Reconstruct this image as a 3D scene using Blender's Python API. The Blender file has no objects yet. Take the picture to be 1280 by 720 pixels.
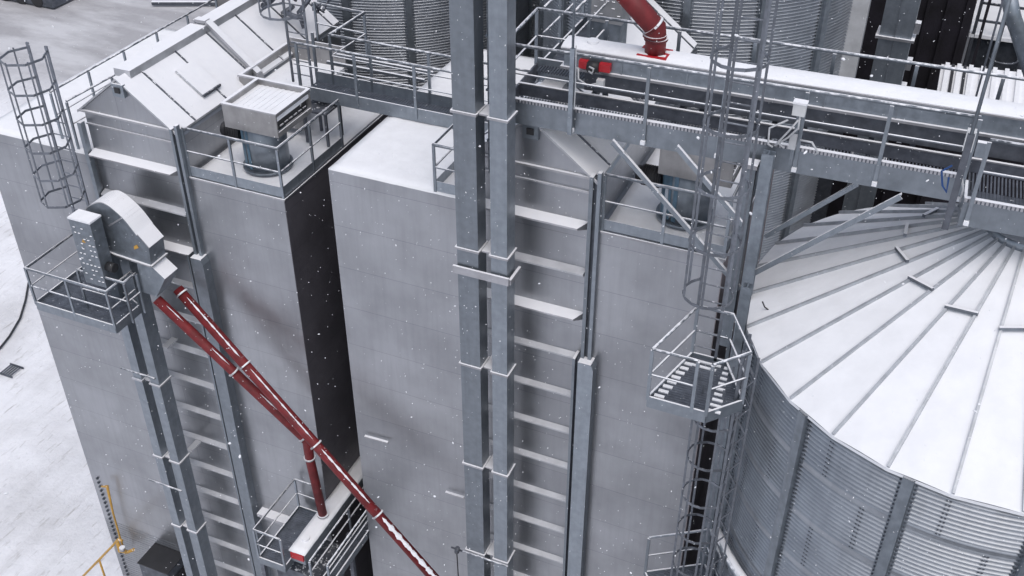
import bpy, math, random
from mathutils import Vector, Matrix
random.seed(7)
rad = math.radians
sc = bpy.context.scene
col = sc.collection
H = 28.5            # height of the viewpoint above the yard; z below is written relative to it

# ------------------------------------------------------------------ camera
yaw, pit, rol, F = 0.40166804, 0.6269138, 0.00305758, 1348.885
cy, sy, cp, sp = math.cos(yaw), math.sin(yaw), math.cos(pit), math.sin(pit)
f_ = Vector((-sy*cp, cy*cp, -sp)); r_ = Vector((cy, sy, 0)); u_ = r_.cross(f_)
r2 = math.cos(rol)*r_ + math.sin(rol)*u_; u2 = -math.sin(rol)*r_ + math.cos(rol)*u_
cam = bpy.data.cameras.new('camera'); co = bpy.data.objects.new('camera', cam); col.objects.link(co)
m3 = Matrix((r2, u2, -f_)).transposed()
co.matrix_world = Matrix.Translation((0, 0, H)) @ m3.to_4x4()
cam.sensor_width = 36; cam.lens = 36*F/1280; cam.clip_end = 600; cam.clip_start = 0.1
sc.camera = co

# ------------------------------------------------------------------ light
SUN_EL, SUN_AZ = rad(66), rad(150)
w = bpy.data.worlds.new('World'); sc.world = w; w.use_nodes = True
nt = w.node_tree; bg = nt.nodes['Background']
sky = nt.nodes.new('ShaderNodeTexSky'); sky.sky_type = 'NISHITA'; sky.sun_disc = False
sky.sun_elevation = SUN_EL; sky.sun_rotation = SUN_AZ
sky.air_density = 1.0; sky.dust_density = 3.0; sky.ozone_density = 1.0
hs = nt.nodes.new('ShaderNodeHueSaturation'); hs.inputs['Saturation'].default_value = 0.62
nt.links.new(sky.outputs[0], hs.inputs['Color']); nt.links.new(hs.outputs[0], bg.inputs[0])
bg.inputs[1].default_value = 0.15
sl = bpy.data.lights.new('sun', 'SUN'); so = bpy.data.objects.new('sun', sl); col.objects.link(so)
sl.energy = 0.9; sl.angle = rad(70); sl.color = (1.0, 0.97, 0.94)
sd = Vector((math.sin(SUN_AZ)*math.cos(SUN_EL), math.cos(SUN_AZ)*math.cos(SUN_EL), math.sin(SUN_EL)))
so.rotation_euler = sd.to_track_quat('Z', 'Y').to_euler(); so.location = (0, 0, 60)
sc.view_settings.view_transform = 'Standard'; sc.view_settings.look = 'None'
sc.view_settings.gamma = 1; sc.view_settings.exposure = 0.2
sc.render.engine = 'CYCLES'

# ------------------------------------------------------------------ where a sighted point lies in the place
def ray(x, y): return m3 @ Vector(((x-640)/F, -(y-360)/F, -1.0))
def atY(x, y, Y): d = ray(x, y); return d*(Y/d.y)
def atZ(x, y, Z): d = ray(x, y); return d*(Z/d.z)

# ------------------------------------------------------------------ materials
def mat(name, base, rough=0.5, metal=0.0, snow=0.0, var=0.12, vscale=3.0, bump=0.0, bscale=4.0,
        seams=None, streak=0.0, th=0.55, base2=None, frost=0.0):
    m = bpy.data.materials.new(name); m.use_nodes = True; t = m.node_tree; N = t.nodes; Lk = t.links
    b = N['Principled BSDF']; out = N['Material Output']
    tc = N.new('ShaderNodeTexCoord'); geo = N.new('ShaderNodeNewGeometry')
    pos = geo.outputs['Position']
    def node(tp, **k):
        n = N.new(tp)
        for a, v in k.items(): setattr(n, a, v)
        return n
    def math_(op, a, c, clamp=False):
        n = node('ShaderNodeMath', operation=op); n.use_clamp = clamp
        for i, v in enumerate((a, c)):
            if isinstance(v, (int, float)): n.inputs[i].default_value = v
            else: Lk.new(v, n.inputs[i])
        return n.outputs[0]
    def mix(fac, a, c, mode='MIX'):
        n = node('ShaderNodeMix', data_type='RGBA', blend_type=mode)
        if isinstance(fac, (int, float)): n.inputs[0].default_value = fac
        else: Lk.new(fac, n.inputs[0])
        for i, v in ((6, a), (7, c)):
            if isinstance(v, tuple): n.inputs[i].default_value = (*v, 1)
            else: Lk.new(v, n.inputs[i])
        return n.outputs[2]
    def noise(scale, detail=4, vec=None, rough=0.55):
        n = node('ShaderNodeTexNoise'); n.inputs['Scale'].default_value = scale
        n.inputs['Detail'].default_value = detail; n.inputs['Roughness'].default_value = rough
        Lk.new(vec or pos, n.inputs['Vector']); return n.outputs['Fac']
    def ramp(v, a, c, lo=0.0, hi=1.0):
        n = node('ShaderNodeMapRange'); n.inputs[1].default_value = a; n.inputs[2].default_value = c
        n.inputs[3].default_value = lo; n.inputs[4].default_value = hi; n.clamp = True
        Lk.new(v, n.inputs[0]); return n.outputs[0]
    oi = N.new('ShaderNodeObjectInfo')
    lo = tuple(c*(1-var) for c in base); hi = base2 or tuple(min(1, c*(1+var)) for c in base)
    n1 = noise(vscale); c1 = mix(ramp(n1, 0.35, 0.65), lo, hi)
    if streak > 0:
        mp = node('ShaderNodeMapping'); mp.inputs['Scale'].default_value = (5, 5, 0.35); Lk.new(pos, mp.inputs[0])
        s = noise(2.0, 5, mp.outputs[0]); c1 = mix(ramp(s, 0.45, 0.75, 0, streak), c1, tuple(c*0.62 for c in base))
    if metal >= 0.5 and not seams:      # every rolled or galvanised piece has its own tone
        tv = ramp(oi.outputs['Random'], 0, 1, 0.80, 1.20); cv = node('ShaderNodeCombineColor')
        for i in range(3): Lk.new(tv, cv.inputs[i])
        c1 = mix(1.0, c1, cv.outputs[0], 'MULTIPLY')
    if seams:
        # sheet metal courses: thin lap lines plus a slight tone change from sheet to sheet
        sep = node('ShaderNodeSeparateXYZ'); Lk.new(pos, sep.inputs[0])
        cmb = node('ShaderNodeCombineXYZ')
        Lk.new(math_('ADD', sep.outputs[0], sep.outputs[1]), cmb.inputs[0]); Lk.new(sep.outputs[2], cmb.inputs[1])
        br = node('ShaderNodeTexBrick'); Lk.new(cmb.outputs[0], br.inputs[0])
        br.inputs['Scale'].default_value = 1; br.inputs['Brick Width'].default_value = seams[0]
        br.inputs['Row Height'].default_value = seams[1]; br.inputs['Mortar Size'].default_value = 0.006
        br.inputs['Mortar Smooth'].default_value = 0.1; br.inputs['Bias'].default_value = 0
        br.inputs['Color1'].default_value = (0.96, 0.96, 0.96, 1); br.inputs['Color2'].default_value = (1.03, 1.03, 1.02, 1)
        br.inputs['Mortar'].default_value = (0.74, 0.74, 0.75, 1)
        c1 = mix(1.0, c1, br.outputs['Color'], 'MULTIPLY')
    b.inputs['Metallic'].default_value = metal
    rn = ramp(noise(2.2, 5), 0.3, 0.7, rough*0.85, min(1, rough*1.2))
    Lk.new(rn, b.inputs['Roughness'])
    if bump > 0:
        bp = node('ShaderNodeBump'); bp.inputs['Strength'].default_value = bump; bp.inputs['Distance'].default_value = 0.05
        Lk.new(noise(bscale, 3), bp.inputs['Height']); Lk.new(bp.outputs[0], b.inputs['Normal'])
    if frost > 0:   # fine wind-blown snow specks stuck to the sheet
        fr = ramp(noise(38, 2), 0.70, 0.74, 0, frost); c1 = mix(fr, c1, (0.75, 0.76, 0.80))
    if snow > 0:
        sn = node('ShaderNodeBsdfPrincipled'); sn.inputs['Roughness'].default_value = 0.85
        sn.inputs['Specular IOR Level'].default_value = 0.15
        cs = mix(noise(6, 3), (0.74, 0.75, 0.79), (0.82, 0.825, 0.85)); Lk.new(cs, sn.inputs['Base Color'])
        sx = node('ShaderNodeSeparateXYZ'); Lk.new(geo.outputs['True Normal'], sx.inputs[0])
        up = ramp(math_('ADD', sx.outputs[2], ramp(noise(9, 3), 0.3, 0.7, -0.13, 0.13)), th, th+0.12)
        ptc = ramp(noise(14, 4), 0.74-snow*0.76, 0.82-snow*0.76)
        fac = math_('MULTIPLY', up, ptc)
        ms = node('ShaderNodeMixShader'); Lk.new(fac, ms.inputs[0]); Lk.new(b.outputs[0], ms.inputs[1]); Lk.new(sn.outputs[0], ms.inputs[2])
        Lk.new(ms.outputs[0], out.inputs['Surface'])
    Lk.new(c1, b.inputs['Base Color'])
    return m

M = {}
M['steel'] = mat('galvanised_steel', (0.265, 0.295, 0.33), 0.42, 0.75, snow=0.8, var=0.08, vscale=7, streak=0.30)
M['rail'] = mat('galvanised_rail', (0.20, 0.22, 0.25), 0.45, 0.65, snow=0.85, var=0.15, vscale=9, th=0.66)
M['cage'] = mat('cage_steel', (0.19, 0.205, 0.235), 0.5, 0.6, snow=0.2, var=0.15, vscale=9, th=0.8)
M['sidebrown'] = mat('brownish_side_cladding', (0.30, 0.26, 0.27), 0.6, 0.1, var=0.15, vscale=1.0, seams=(60.0, 0.965))
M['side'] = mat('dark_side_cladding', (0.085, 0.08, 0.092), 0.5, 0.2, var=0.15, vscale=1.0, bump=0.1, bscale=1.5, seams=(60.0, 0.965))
M['bare'] = mat('galvanised_no_snow', (0.24, 0.27, 0.305), 0.45, 0.7, var=0.14, vscale=7, streak=0.3)
M['darksteel'] = mat('weathered_dark_steel', (0.13, 0.14, 0.165), 0.5, 0.6, snow=0.22, var=0.2, vscale=6)
M['channel'] = mat('dark_channel_steel', (0.10, 0.11, 0.13), 0.5, 0.6, var=0.2, vscale=6)  # one dark steel tone for channels, cabinet, drain grate and bolts
M['clad'] = mat('sheet_cladding', (0.355, 0.365, 0.388), 0.34, 0.86, snow=0.0, var=0.13, vscale=0.7, bump=0.14, bscale=0.9, seams=(60.0, 0.965), streak=0.22, frost=0.10)
M['ledge'] = mat('ledge_sheet', (0.42, 0.42, 0.44), 0.4, 0.8, snow=0.95, th=0.35)
M['roof'] = mat('snowy_roof_sheet', (0.45, 0.46, 0.48), 0.4, 0.7, snow=1.0, th=0.3)
M['snow'] = mat('fresh_snow', (0.79, 0.80, 0.83), 0.9, 0, var=0.03, vscale=3, bump=0.25, bscale=9)
M['silo'] = mat('corrugated_silo_sheet', (0.38, 0.405, 0.445), 0.36, 0.6, snow=0.0, var=0.10, vscale=2.2, seams=None, streak=0.3)
M['siloroof'] = mat('silo_roof_snow', (0.76, 0.77, 0.80), 0.9, 0, var=0.035, vscale=2.5, bump=0.3, bscale=3.2)
M['ledge2'] = mat('bare_ledge_sheet', (0.50, 0.51, 0.54), 0.6, 0.3, snow=0.0, var=0.1, th=0.35)
M['rib'] = mat('silo_roof_rib', (0.42, 0.44, 0.47), 0.5, 0.4, snow=0.12, vscale=6)
M['red'] = mat('red_painted_pipe', (0.14, 0.009, 0.012), 0.6, 0.0, snow=0.12, var=0.25, vscale=5, th=0.60)
M['redflange'] = mat('red_flange_snowy', (0.115, 0.008, 0.012), 0.6, 0.0, snow=0.95, var=0.2, th=0.15)
M['pipesnow'] = mat('clinging_snow', (0.74, 0.75, 0.79), 0.9, 0, var=0.06, vscale=8)
M['redplain'] = mat('red_paint', (0.42, 0.012, 0.02), 0.4, 0.0, var=0.12)
M['blue'] = mat('blue_fan_casing', (0.12, 0.20, 0.27), 0.5, 0.4, var=0.25, vscale=5, streak=0.3)
M['black'] = mat('black_motor_casing', (0.025, 0.025, 0.028), 0.5, 0.1)
M['darkwall'] = mat('black_cladding', (0.012, 0.010, 0.016), 0.8, 0.0, var=0.4, vscale=2)
M['hood'] = mat('hood_sheet', (0.31, 0.305, 0.305), 0.42, 0.8, var=0.12, vscale=3, streak=0.3, snow=0.6)
M['white'] = mat('white_plastic', (0.6, 0.61, 0.62), 0.5)
M['yellow'] = mat('yellow_gas_paint', (0.48, 0.27, 0.05), 0.5, snow=0.25)
M['cable'] = mat('grey_cable', (0.45, 0.46, 0.48), 0.6)
M['hose'] = mat('black_cable', (0.03, 0.03, 0.035), 0.6)
M['bluecable'] = mat('blue_strap', (0.02, 0.07, 0.22), 0.6)
M['grating'] = mat('walkway_grating', (0.13, 0.145, 0.175), 0.5, 0.5, snow=0.06, var=0.2, vscale=6)
M['gratesnow'] = mat('snowy_grating_bars', (0.2, 0.22, 0.25), 0.5, 0.5, snow=0.55, vscale=10)
M['whitepipe'] = mat('pale_duct', (0.62, 0.63, 0.65), 0.5, 0.1)
M['perf'] = mat('perforated_guard', (0.36, 0.36, 0.37), 0.45, 0.7, snow=0.8, frost=0.6)

# ------------------------------------------------------------------ mesh builder
class B:
    def __init__(s): s.v = []; s.f = []; s.sm = []; s.st = []
    def add(s, vs, fs, smooth=False):
        n = len(s.v); s.st.append((n, len(s.f))); s.v += [tuple(v) for v in vs]
        for f in fs: s.f.append([n+i for i in f]); s.sm.append(smooth)
    def box(s, x0, x1, y0, y1, z0, z1):
        x0, x1 = min(x0, x1), max(x0, x1); y0, y1 = min(y0, y1), max(y0, y1); z0, z1 = min(z0, z1), max(z0, z1)
        s.add([(x0,y0,z0),(x1,y0,z0),(x1,y1,z0),(x0,y1,z0),(x0,y0,z1),(x1,y0,z1),(x1,y1,z1),(x0,y1,z1)],
              [(0,3,2,1),(4,5,6,7),(0,1,5,4),(1,2,6,5),(2,3,7,6),(3,0,4,7)]); return s
    def bar(s, p, q, w=0.05, h=0.05, up=(0,0,1)):
        p, q = Vector(p), Vector(q); d = (q-p).normalized(); up = Vector(up)
        if abs(d.dot(up)) > 0.98: up = Vector((0, 1, 0))
        a = d.cross(up).normalized()*w/2; b = a.cross(d).normalized()*h/2
        vs = [p-a-b, p+a-b, p+a+b, p-a+b, q-a-b, q+a-b, q+a+b, q-a+b]
        s.add(vs, [(0,1,2,3),(7,6,5,4),(0,4,5,1),(1,5,6,2),(2,6,7,3),(3,7,4,0)]); return s
    def tube(s, pts, r=0.02, n=8, closed=False, caps=True):
        pts = [Vector(p) for p in pts]; N = len(pts); rs = r if isinstance(r, (list, tuple)) else [r]*N
        vs = []; fs = []; ref = None
        for i, p in enumerate(pts):
            if closed: d = pts[(i+1) % N]-pts[i-1]
            elif i == 0: d = pts[1]-p
            elif i == N-1: d = p-pts[-2]
            else: d = (pts[i+1]-p).normalized()+(p-pts[i-1]).normalized()
            d.normalize()
            if ref is None: ref = Vector((0,0,1)) if abs(d.z) < 0.9 else Vector((0,1,0))
            a = d.cross(ref).normalized(); b = a.cross(d).normalized(); ref = b
            k = 1.0
            if 0 < i < N-1 or closed:
                d1 = (p-pts[i-1]).normalized(); k = 1/max(0.6, d1.dot(d))
            for j in range(n):
                t = 2*math.pi*(j+0.5)/n; vs.append(p+(a*math.cos(t)+b*math.sin(t))*rs[i]*(k if n > 4 else 1))
        for i in range(N if closed else N-1):
            for j in range(n):
                i2 = (i+1) % N
                fs.append((i*n+j, i*n+(j+1) % n, i2*n+(j+1) % n, i2*n+j))
        s.add(vs, fs, n > 6)
        if caps and not closed:
            o = len(s.v)-N*n
            s.f += [[o+j for j in range(n)], [o+(N-1)*n+n-1-j for j in range(n)]]; s.sm += [False, False]
        return s
    def cyl(s, c, r, z0, z1, n=32, smooth=True):
        vs = [(c[0]+r*math.cos(2*math.pi*i/n), c[1]+r*math.sin(2*math.pi*i/n), z) for z in (z0, z1) for i in range(n)]
        s.add(vs, [(i, (i+1) % n, n+(i+1) % n, n+i) for i in range(n)], smooth)
        o = len(s.v)-2*n; s.f += [[o+n+j for j in range(n)], [o+n-1-j for j in range(n)]]; s.sm += [False, False]; return s
    def prism(s, poly, off):
        poly = [Vector(p) for p in poly]; off = Vector(off); n = len(poly)
        vs = poly+[p+off for p in poly]
        s.add(vs, [tuple(range(n)), tuple(reversed(range(n, 2*n)))]+[((i+1) % n, i, n+i, n+(i+1) % n) for i in range(n)]); return s
    def each(s, name, m, parent):
        for i, (v0, f0) in enumerate(s.st):
            v1, f1 = s.st[i+1] if i+1 < len(s.st) else (len(s.v), len(s.f))
            b = B(); b.v = s.v[v0:v1]; b.f = [[k-v0 for k in f] for f in s.f[f0:f1]]; b.sm = s.sm[f0:f1]; b.build(name, m, parent)
    def build(s, name, m, parent=None, kind=None):
        ro = parent['_r'] if parent is not None else (0, 0, 0)
        me = bpy.data.meshes.new(name)
        me.from_pydata([(v[0]-ro[0], v[1]-ro[1], v[2]-ro[2]) for v in s.v], [], s.f)
        me.polygons.foreach_set('use_smooth', s.sm); me.materials.append(M[m] if isinstance(m, str) else m)
        me.update()
        import bmesh
        bm = bmesh.new(); bm.from_mesh(me); bmesh.ops.recalc_face_normals(bm, faces=bm.faces[:]); bm.to_mesh(me); bm.free()
        o = bpy.data.objects.new(name, me); col.objects.link(o)
        if parent is not None:
            o.parent = parent; o['_r'] = ro
        else: o.location = (0, 0, H)
        if kind: o['kind'] = kind
        return o

def thing(name, label, cat, loc=(0, 0, 0), group=None):
    o = bpy.data.objects.new(name, None); col.objects.link(o)
    o.empty_display_size = 0.3
    o['_r'] = tuple(loc); o.location = (loc[0], loc[1], loc[2]+H)
    o['label'] = label; o['category'] = cat
    if group: o['group'] = group
    return o
def tag(o, label, cat, group=None):
    o['label'] = label; o['category'] = cat
    if group: o['group'] = group
    return o
def solo(b, name, m, label, cat, group=None):
    """one mesh that is a thing: put its origin at its base"""
    xs = [v[0] for v in b.v]; ys = [v[1] for v in b.v]; zs = [v[2] for v in b.v]
    c = ((min(xs)+max(xs))/2, (min(ys)+max(ys))/2, min(zs))
    b.v = [(v[0]-c[0], v[1]-c[1], v[2]-c[2]) for v in b.v]
    o = b.build(name, m); o.location = (c[0], c[1], c[2]+H)
    return tag(o, label, cat, group)

# ------------------------------------------------------------------ setting: the snowy yard
GZ = -H
def ground_mat():
    m = bpy.data.materials.new('snowy_yard'); m.use_nodes = True; t = m.node_tree; N = t.nodes; Lk = t.links
    b = N['Principled BSDF']; b.inputs['Roughness'].default_value = 0.85
    geo = N.new('ShaderNodeNewGeometry')
    def noise(scale, detail, sc_=(1,1,1), rot=0):
        mp = N.new('ShaderNodeMapping'); mp.inputs['Scale'].default_value = sc_; mp.inputs['Rotation'].default_value = (0,0,rot)
        Lk.new(geo.outputs['Position'], mp.inputs[0])
        n = N.new('ShaderNodeTexNoise'); n.inputs['Scale'].default_value = scale; n.inputs['Detail'].default_value = detail
        n.inputs['Roughness'].default_value = 0.6
        Lk.new(mp.outputs[0], n.inputs['Vector']); return n.outputs['Fac']
    def rng(v, a, c, lo, hi):
        n = N.new('ShaderNodeMapRange'); n.inputs[1].default_value = a; n.inputs[2].default_value = c
        n.inputs[3].default_value = lo; n.inputs[4].default_value = hi; Lk.new(v, n.inputs[0]); return n.outputs[0]
    def mix(fac, a, c):
        n = N.new('ShaderNodeMix'); n.data_type = 'RGBA'
        Lk.new(fac, n.inputs[0])
        for i, v in ((6, a), (7, c)):
            if isinstance(v, tuple): n.inputs[i].default_value = (*v, 1)
            else: Lk.new(v, n.inputs[i])
        return n.outputs[2]
    c = mix(rng(noise(0.25, 6), 0.45, 0.72, 0, 1), (0.78, 0.785, 0.82), (0.58, 0.58, 0.60))
    c = mix(rng(noise(1.0, 7, (1.5, 0.10, 1), rad(8)), 0.50, 0.75, 0, 0.32), c, (0.42, 0.415, 0.42))      # wheel tracks
    c = mix(rng(noise(3.2, 8, (1.8, 0.35, 1), rad(-12)), 0.58, 0.72, 0, 0.55), c, (0.27, 0.255, 0.24))           # slush
    # swept and driven part of the yard further off
    sep = N.new('ShaderNodeSeparateXYZ'); Lk.new(geo.outputs['Position'], sep.inputs[0])
    ad = N.new('ShaderNodeMath'); ad.operation = 'MULTIPLY_ADD'; Lk.new(noise(0.12, 4), ad.inputs[0]); ad.inputs[1].default_value = 9; Lk.new(sep.outputs[1], ad.inputs[2])
    sw_ = mix(rng(noise(0.35, 6, (0.3, 1.0, 1), rad(35)), 0.45, 0.62, 0, 1), (0.31, 0.305, 0.32), (0.50, 0.50, 0.52))
    nm = N.new('ShaderNodeMix'); nm.data_type = 'RGBA'; Lk.new(rng(ad.outputs[0], 45, 50, 0, 0.9), nm.inputs[0]); Lk.new(c, nm.inputs[6]); Lk.new(sw_, nm.inputs[7]); c = nm.outputs[2]
    # dark ground added, mostly unseen, to cut light bounced onto the silo walls
    def box_(sock, lo, hi):
        return rng(sock, lo, hi, 0, 1)
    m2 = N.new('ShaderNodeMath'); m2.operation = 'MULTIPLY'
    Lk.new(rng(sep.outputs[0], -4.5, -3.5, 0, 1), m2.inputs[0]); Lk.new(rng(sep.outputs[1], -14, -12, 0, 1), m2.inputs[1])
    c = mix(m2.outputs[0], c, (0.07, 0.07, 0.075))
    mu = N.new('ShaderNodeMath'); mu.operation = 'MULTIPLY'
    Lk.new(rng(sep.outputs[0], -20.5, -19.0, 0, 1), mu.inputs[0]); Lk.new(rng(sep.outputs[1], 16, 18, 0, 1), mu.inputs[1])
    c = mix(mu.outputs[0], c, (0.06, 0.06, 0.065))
    Lk.new(c, b.inputs['Base Color'])
    bp = N.new('ShaderNodeBump'); bp.inputs['Strength'].default_value = 0.5; bp.inputs['Distance'].default_value = 0.15
    Lk.new(noise(2.2, 8), bp.inputs['Height']); Lk.new(bp.outputs[0], b.inputs['Normal'])
    return m
M['ground'] = ground_mat()
g = B(); NG = 60
xs = [-260+520*i/NG for i in range(NG+1)]; ys = [-160+520*i/NG for i in range(NG+1)]
g.add([(x, y, GZ+random.uniform(-0.05, 0.05)*(1 if abs(x) < 60 else 0)) for y in ys for x in xs],
      [(j*(NG+1)+i, j*(NG+1)+i+1, (j+1)*(NG+1)+i+1, (j+1)*(NG+1)+i) for j in range(NG) for i in range(NG)], True)
g.build('ground', 'ground', kind='structure')

# ------------------------------------------------------------------ grain dryers
def snow_slab(x0, x1, y0, y1, z, t=0.05, n=14, skip=0.0):
    b = B(); nx = max(4, int((x1-x0)/0.18)); ny = max(4, int((y1-y0)/0.18))
    def pt(i, j):
        e = min(i, nx-i, j, ny-j)
        jx = random.uniform(-0.004, 0.004) if e == 0 else 0
        return (x0+(x1-x0)*i/nx+jx, y0+(y1-y0)*j/ny+jx, z+(t+random.uniform(-0.006, 0.006) if e > 0 else t*0.45))
    vs = [pt(i, j) for j in range(ny+1) for i in range(nx+1)]; w_ = nx+1
    fs = [(j*w_+i, j*w_+i+1, (j+1)*w_+i+1, (j+1)*w_+i) for j in range(ny) for i in range(nx)]
    n0 = len(vs)
    edge = [i for i in range(nx+1)]+[j*w_+nx for j in range(1, ny+1)]+[ny*w_+i for i in range(nx-1, -1, -1)]+[j*w_ for j in range(ny-1, 0, -1)]
    vs += [(vs[k][0], vs[k][1], z-0.02) for k in edge]; E_ = len(edge)
    fs += [(edge[k], n0+k, n0+(k+1) % E_, edge[(k+1) % E_]) for k in range(E_)]
    b.add(vs, fs, True); return b

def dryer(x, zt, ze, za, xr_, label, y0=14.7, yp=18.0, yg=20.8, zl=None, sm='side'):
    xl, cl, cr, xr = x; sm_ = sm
    T = thing('grain_dryer', label, 'grain dryer', ((xl+xr)/2, y0, GZ), 'pair of steel grain dryers')
    B().box(xl, cl-0.004, y0, yg, GZ, zl).build('left_chamber', 'clad', T)
    B().box(cr+0.12, xr, y0, yp+0.9, GZ, zt-0.12).build('right_chamber', 'clad', T)
    # column with gable top
    yc = y0+0.06
    c = B(); xm = (cl+cr)/2
    c.prism([(cl, yc, GZ), (cr+0.118, yc, GZ), (cr+0.118, yc, ze-0.20), (cr, yc, ze-0.07), (xm, yc, za-0.10), (cl, yc, ze-0.07)], (0, yg-yc-0.01, 0))
    c.build('drying_column', 'clad', T)
    # shallow plate of the gable, standing forward of the column
    c = B(); c.prism([(cl-0.0, y0-0.02, ze-0.05), (cr+0.0, y0-0.02, ze-0.05), (xm, y0-0.02, za-0.055)], (0, 0.078, 0)); c.build('gable_plate', 'clad', T)
    # roof slopes
    for sgn, xe in ((-1, cl-0.06), (1, cr+0.10)):
        k = (za-ze)/(xm-cl); zE = za-abs(xe-xm)*k
        r = B(); r.prism([(xm, y0-0.07, za), (xe, y0-0.07, zE), (xe, y0-0.07, zE-0.045), (xm, y0-0.07, za-0.045)], (0, yg-y0+0.07, 0))
        ro = r.build('roof_slope', 'roof', T)
        sm = B()
        for yy in [y0+0.55+1.05*i for i in range(6)]:
            sm.bar((xm+sgn*0.1, yy, za-0.1*k+0.012), (xe, yy, zE+0.008), 0.03, 0.03)
        sm.each('standing_seam', 'darksteel', ro)
        if sgn > 0:
            a = Vector((xm+0.42, y0+1.15, za-0.42*k+0.03)); bb = Vector((xm+0.42, y0+1.72, za-0.42*k+0.03))
            cc = Vector((xm+0.98, y0+1.72, za-0.98*k+0.03)); dd = Vector((xm+0.98, y0+1.15, za-0.98*k+0.03))
            h = B(); h.prism([a, bb, cc, dd], (0.03, 0, 0.035)); hh = h.build('roof_hatch', 'roof', T)
            q = B(); q.bar(cc+Vector((0.05, 0, 0.01)), dd+Vector((0.05, 0, 0.01)), 0.03, 0.05); q.build('handle', 'darksteel', hh)
    rc = B(); rc.box(xm-0.26, xm+0.13, y0+0.22, yg, za-0.10, za+0.06); rc.build('ridge_cap', 'roof', T)
    # vent box under the gable tip
    v = B(); vz = za-0.20
    v.box(xm-0.11, xm+0.17, y0-0.10, y0-0.021, vz-0.17, vz+0.10); vb = v.build('gable_vent', 'steel', T)
    v = B(); v.box(xm-0.03, xm+0.09, y0-0.125, y0-0.101, vz-0.08, vz+0.03); v.build('vent_opening', 'black', vb)
    # saddle flashing across the roof
    k = (za-ze)/(xm-cl)
    s_ = B(); yy = y0+2.75
    path = [(cl-0.05, zE+0.05), (xm-0.15, za+0.13), (xm+0.12, za+0.13), (cr+0.12, zE+0.10), (cr+0.18, zE-0.12)]
    for p, q in zip(path[:-1], path[1:]): s_.bar((p[0], yy, p[1]), (q[0], yy, q[1]), 0.17, 0.07, up=(0, 0, 1))
    s_.build('roof_strap', 'ledge', T)
    # ledges of the column
    zs = [ze-0.96-0.965*i for i in range(19)]
    for i, z in enumerate(zs):
        big = i in (0, 1, 2, 6)
        d = 0.21 if i in (0, 2) else 0.14 if i == 1 else 0.095
        L = B(); xa, xb = cl+0.02, cr-0.05
        L.add([(xa, yc, z+0.02), (xb, yc, z+0.02), (xb-0.02-(0.12 if d > .2 else 0), yc-d, z-0.04), (xa, yc-d, z-0.04),
               (xa, yc, z-0.14), (xb, yc, z-0.14), (xb-0.02-(0.12 if d > .2 else 0), yc-d, z-0.075), (xa, yc-d, z-0.075)],
              [(0,1,2,3), (7,6,5,4), (3,2,6,7), (1,5,6,2), (0,3,7,4)])
        L.build('ledge', 'ledge2' if d < .15 else 'ledge', T)
    L = B(); L.box(cl-0.04, cr+0.04, y0-0.075, y0-0.021, ze-0.05, ze-0.01); L.build('ledge', 'ledge', T)
    L = B(); L.box(cl, cr, yc-0.035, yc, ze-0.38, ze-0.35); L.build('ledge', 'ledge', T)
    # corner channels beside the column and the closed duct lower down
    ch = B(); zb = ze-(3.8 if sm_ == 'sidebrown' else 2.9)
    ch.box(cr-0.03, cr+0.035, y0-0.10, y0+0.056, zb, ze+0.02); ch.box(cr+0.105, cr+0.17, y0-0.10, y0-0.001, zb, ze+0.12)
    ch.each('corner_channel', 'steel', T)
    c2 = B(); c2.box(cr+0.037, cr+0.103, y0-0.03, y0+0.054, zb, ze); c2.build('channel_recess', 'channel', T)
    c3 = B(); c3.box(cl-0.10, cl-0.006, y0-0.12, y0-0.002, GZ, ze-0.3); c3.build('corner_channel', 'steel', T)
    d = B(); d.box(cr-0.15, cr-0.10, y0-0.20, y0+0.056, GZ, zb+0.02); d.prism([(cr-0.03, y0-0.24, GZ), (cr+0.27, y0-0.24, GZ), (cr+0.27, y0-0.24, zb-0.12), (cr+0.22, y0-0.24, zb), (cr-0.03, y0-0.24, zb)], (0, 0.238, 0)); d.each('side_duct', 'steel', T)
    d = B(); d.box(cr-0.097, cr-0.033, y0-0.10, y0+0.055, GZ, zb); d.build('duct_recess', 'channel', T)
    # snow lying on the flat tops, eaves line
    snow_slab(cr+0.2, xr-0.03, y0+0.14, yp+0.85, zt-0.115, 0.03).build('snow_cover', 'snow', T)
    snow_slab(xl+0.005, cl-0.1, y0+0.005, yg-0.02, zl+0.002, 0.05).build('snow_cover', 'snow', T)
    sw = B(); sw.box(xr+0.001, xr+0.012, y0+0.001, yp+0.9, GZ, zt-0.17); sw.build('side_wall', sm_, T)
    e = B(); e.box(cr+0.18, xr+0.015, y0-0.03, y0-0.002, zt-0.16, zt-0.125); e.box(xr+0.016, xr+0.035, y0-0.03, yp+0.9, zt-0.16, zt-0.125); e.each('eaves_strip', 'ledge', T)
    return T

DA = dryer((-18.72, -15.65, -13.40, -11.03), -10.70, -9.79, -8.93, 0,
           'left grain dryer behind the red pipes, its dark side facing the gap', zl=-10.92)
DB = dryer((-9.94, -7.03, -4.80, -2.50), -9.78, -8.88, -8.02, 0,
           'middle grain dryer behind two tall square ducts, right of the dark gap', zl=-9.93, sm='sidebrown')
# snow-covered foot ledge, cladding of the base
B().box(-13.0, -11.1, 14.45, 14.698, -20.35, -20.25).build('foot_ledge', 'ledge', DA)

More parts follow.
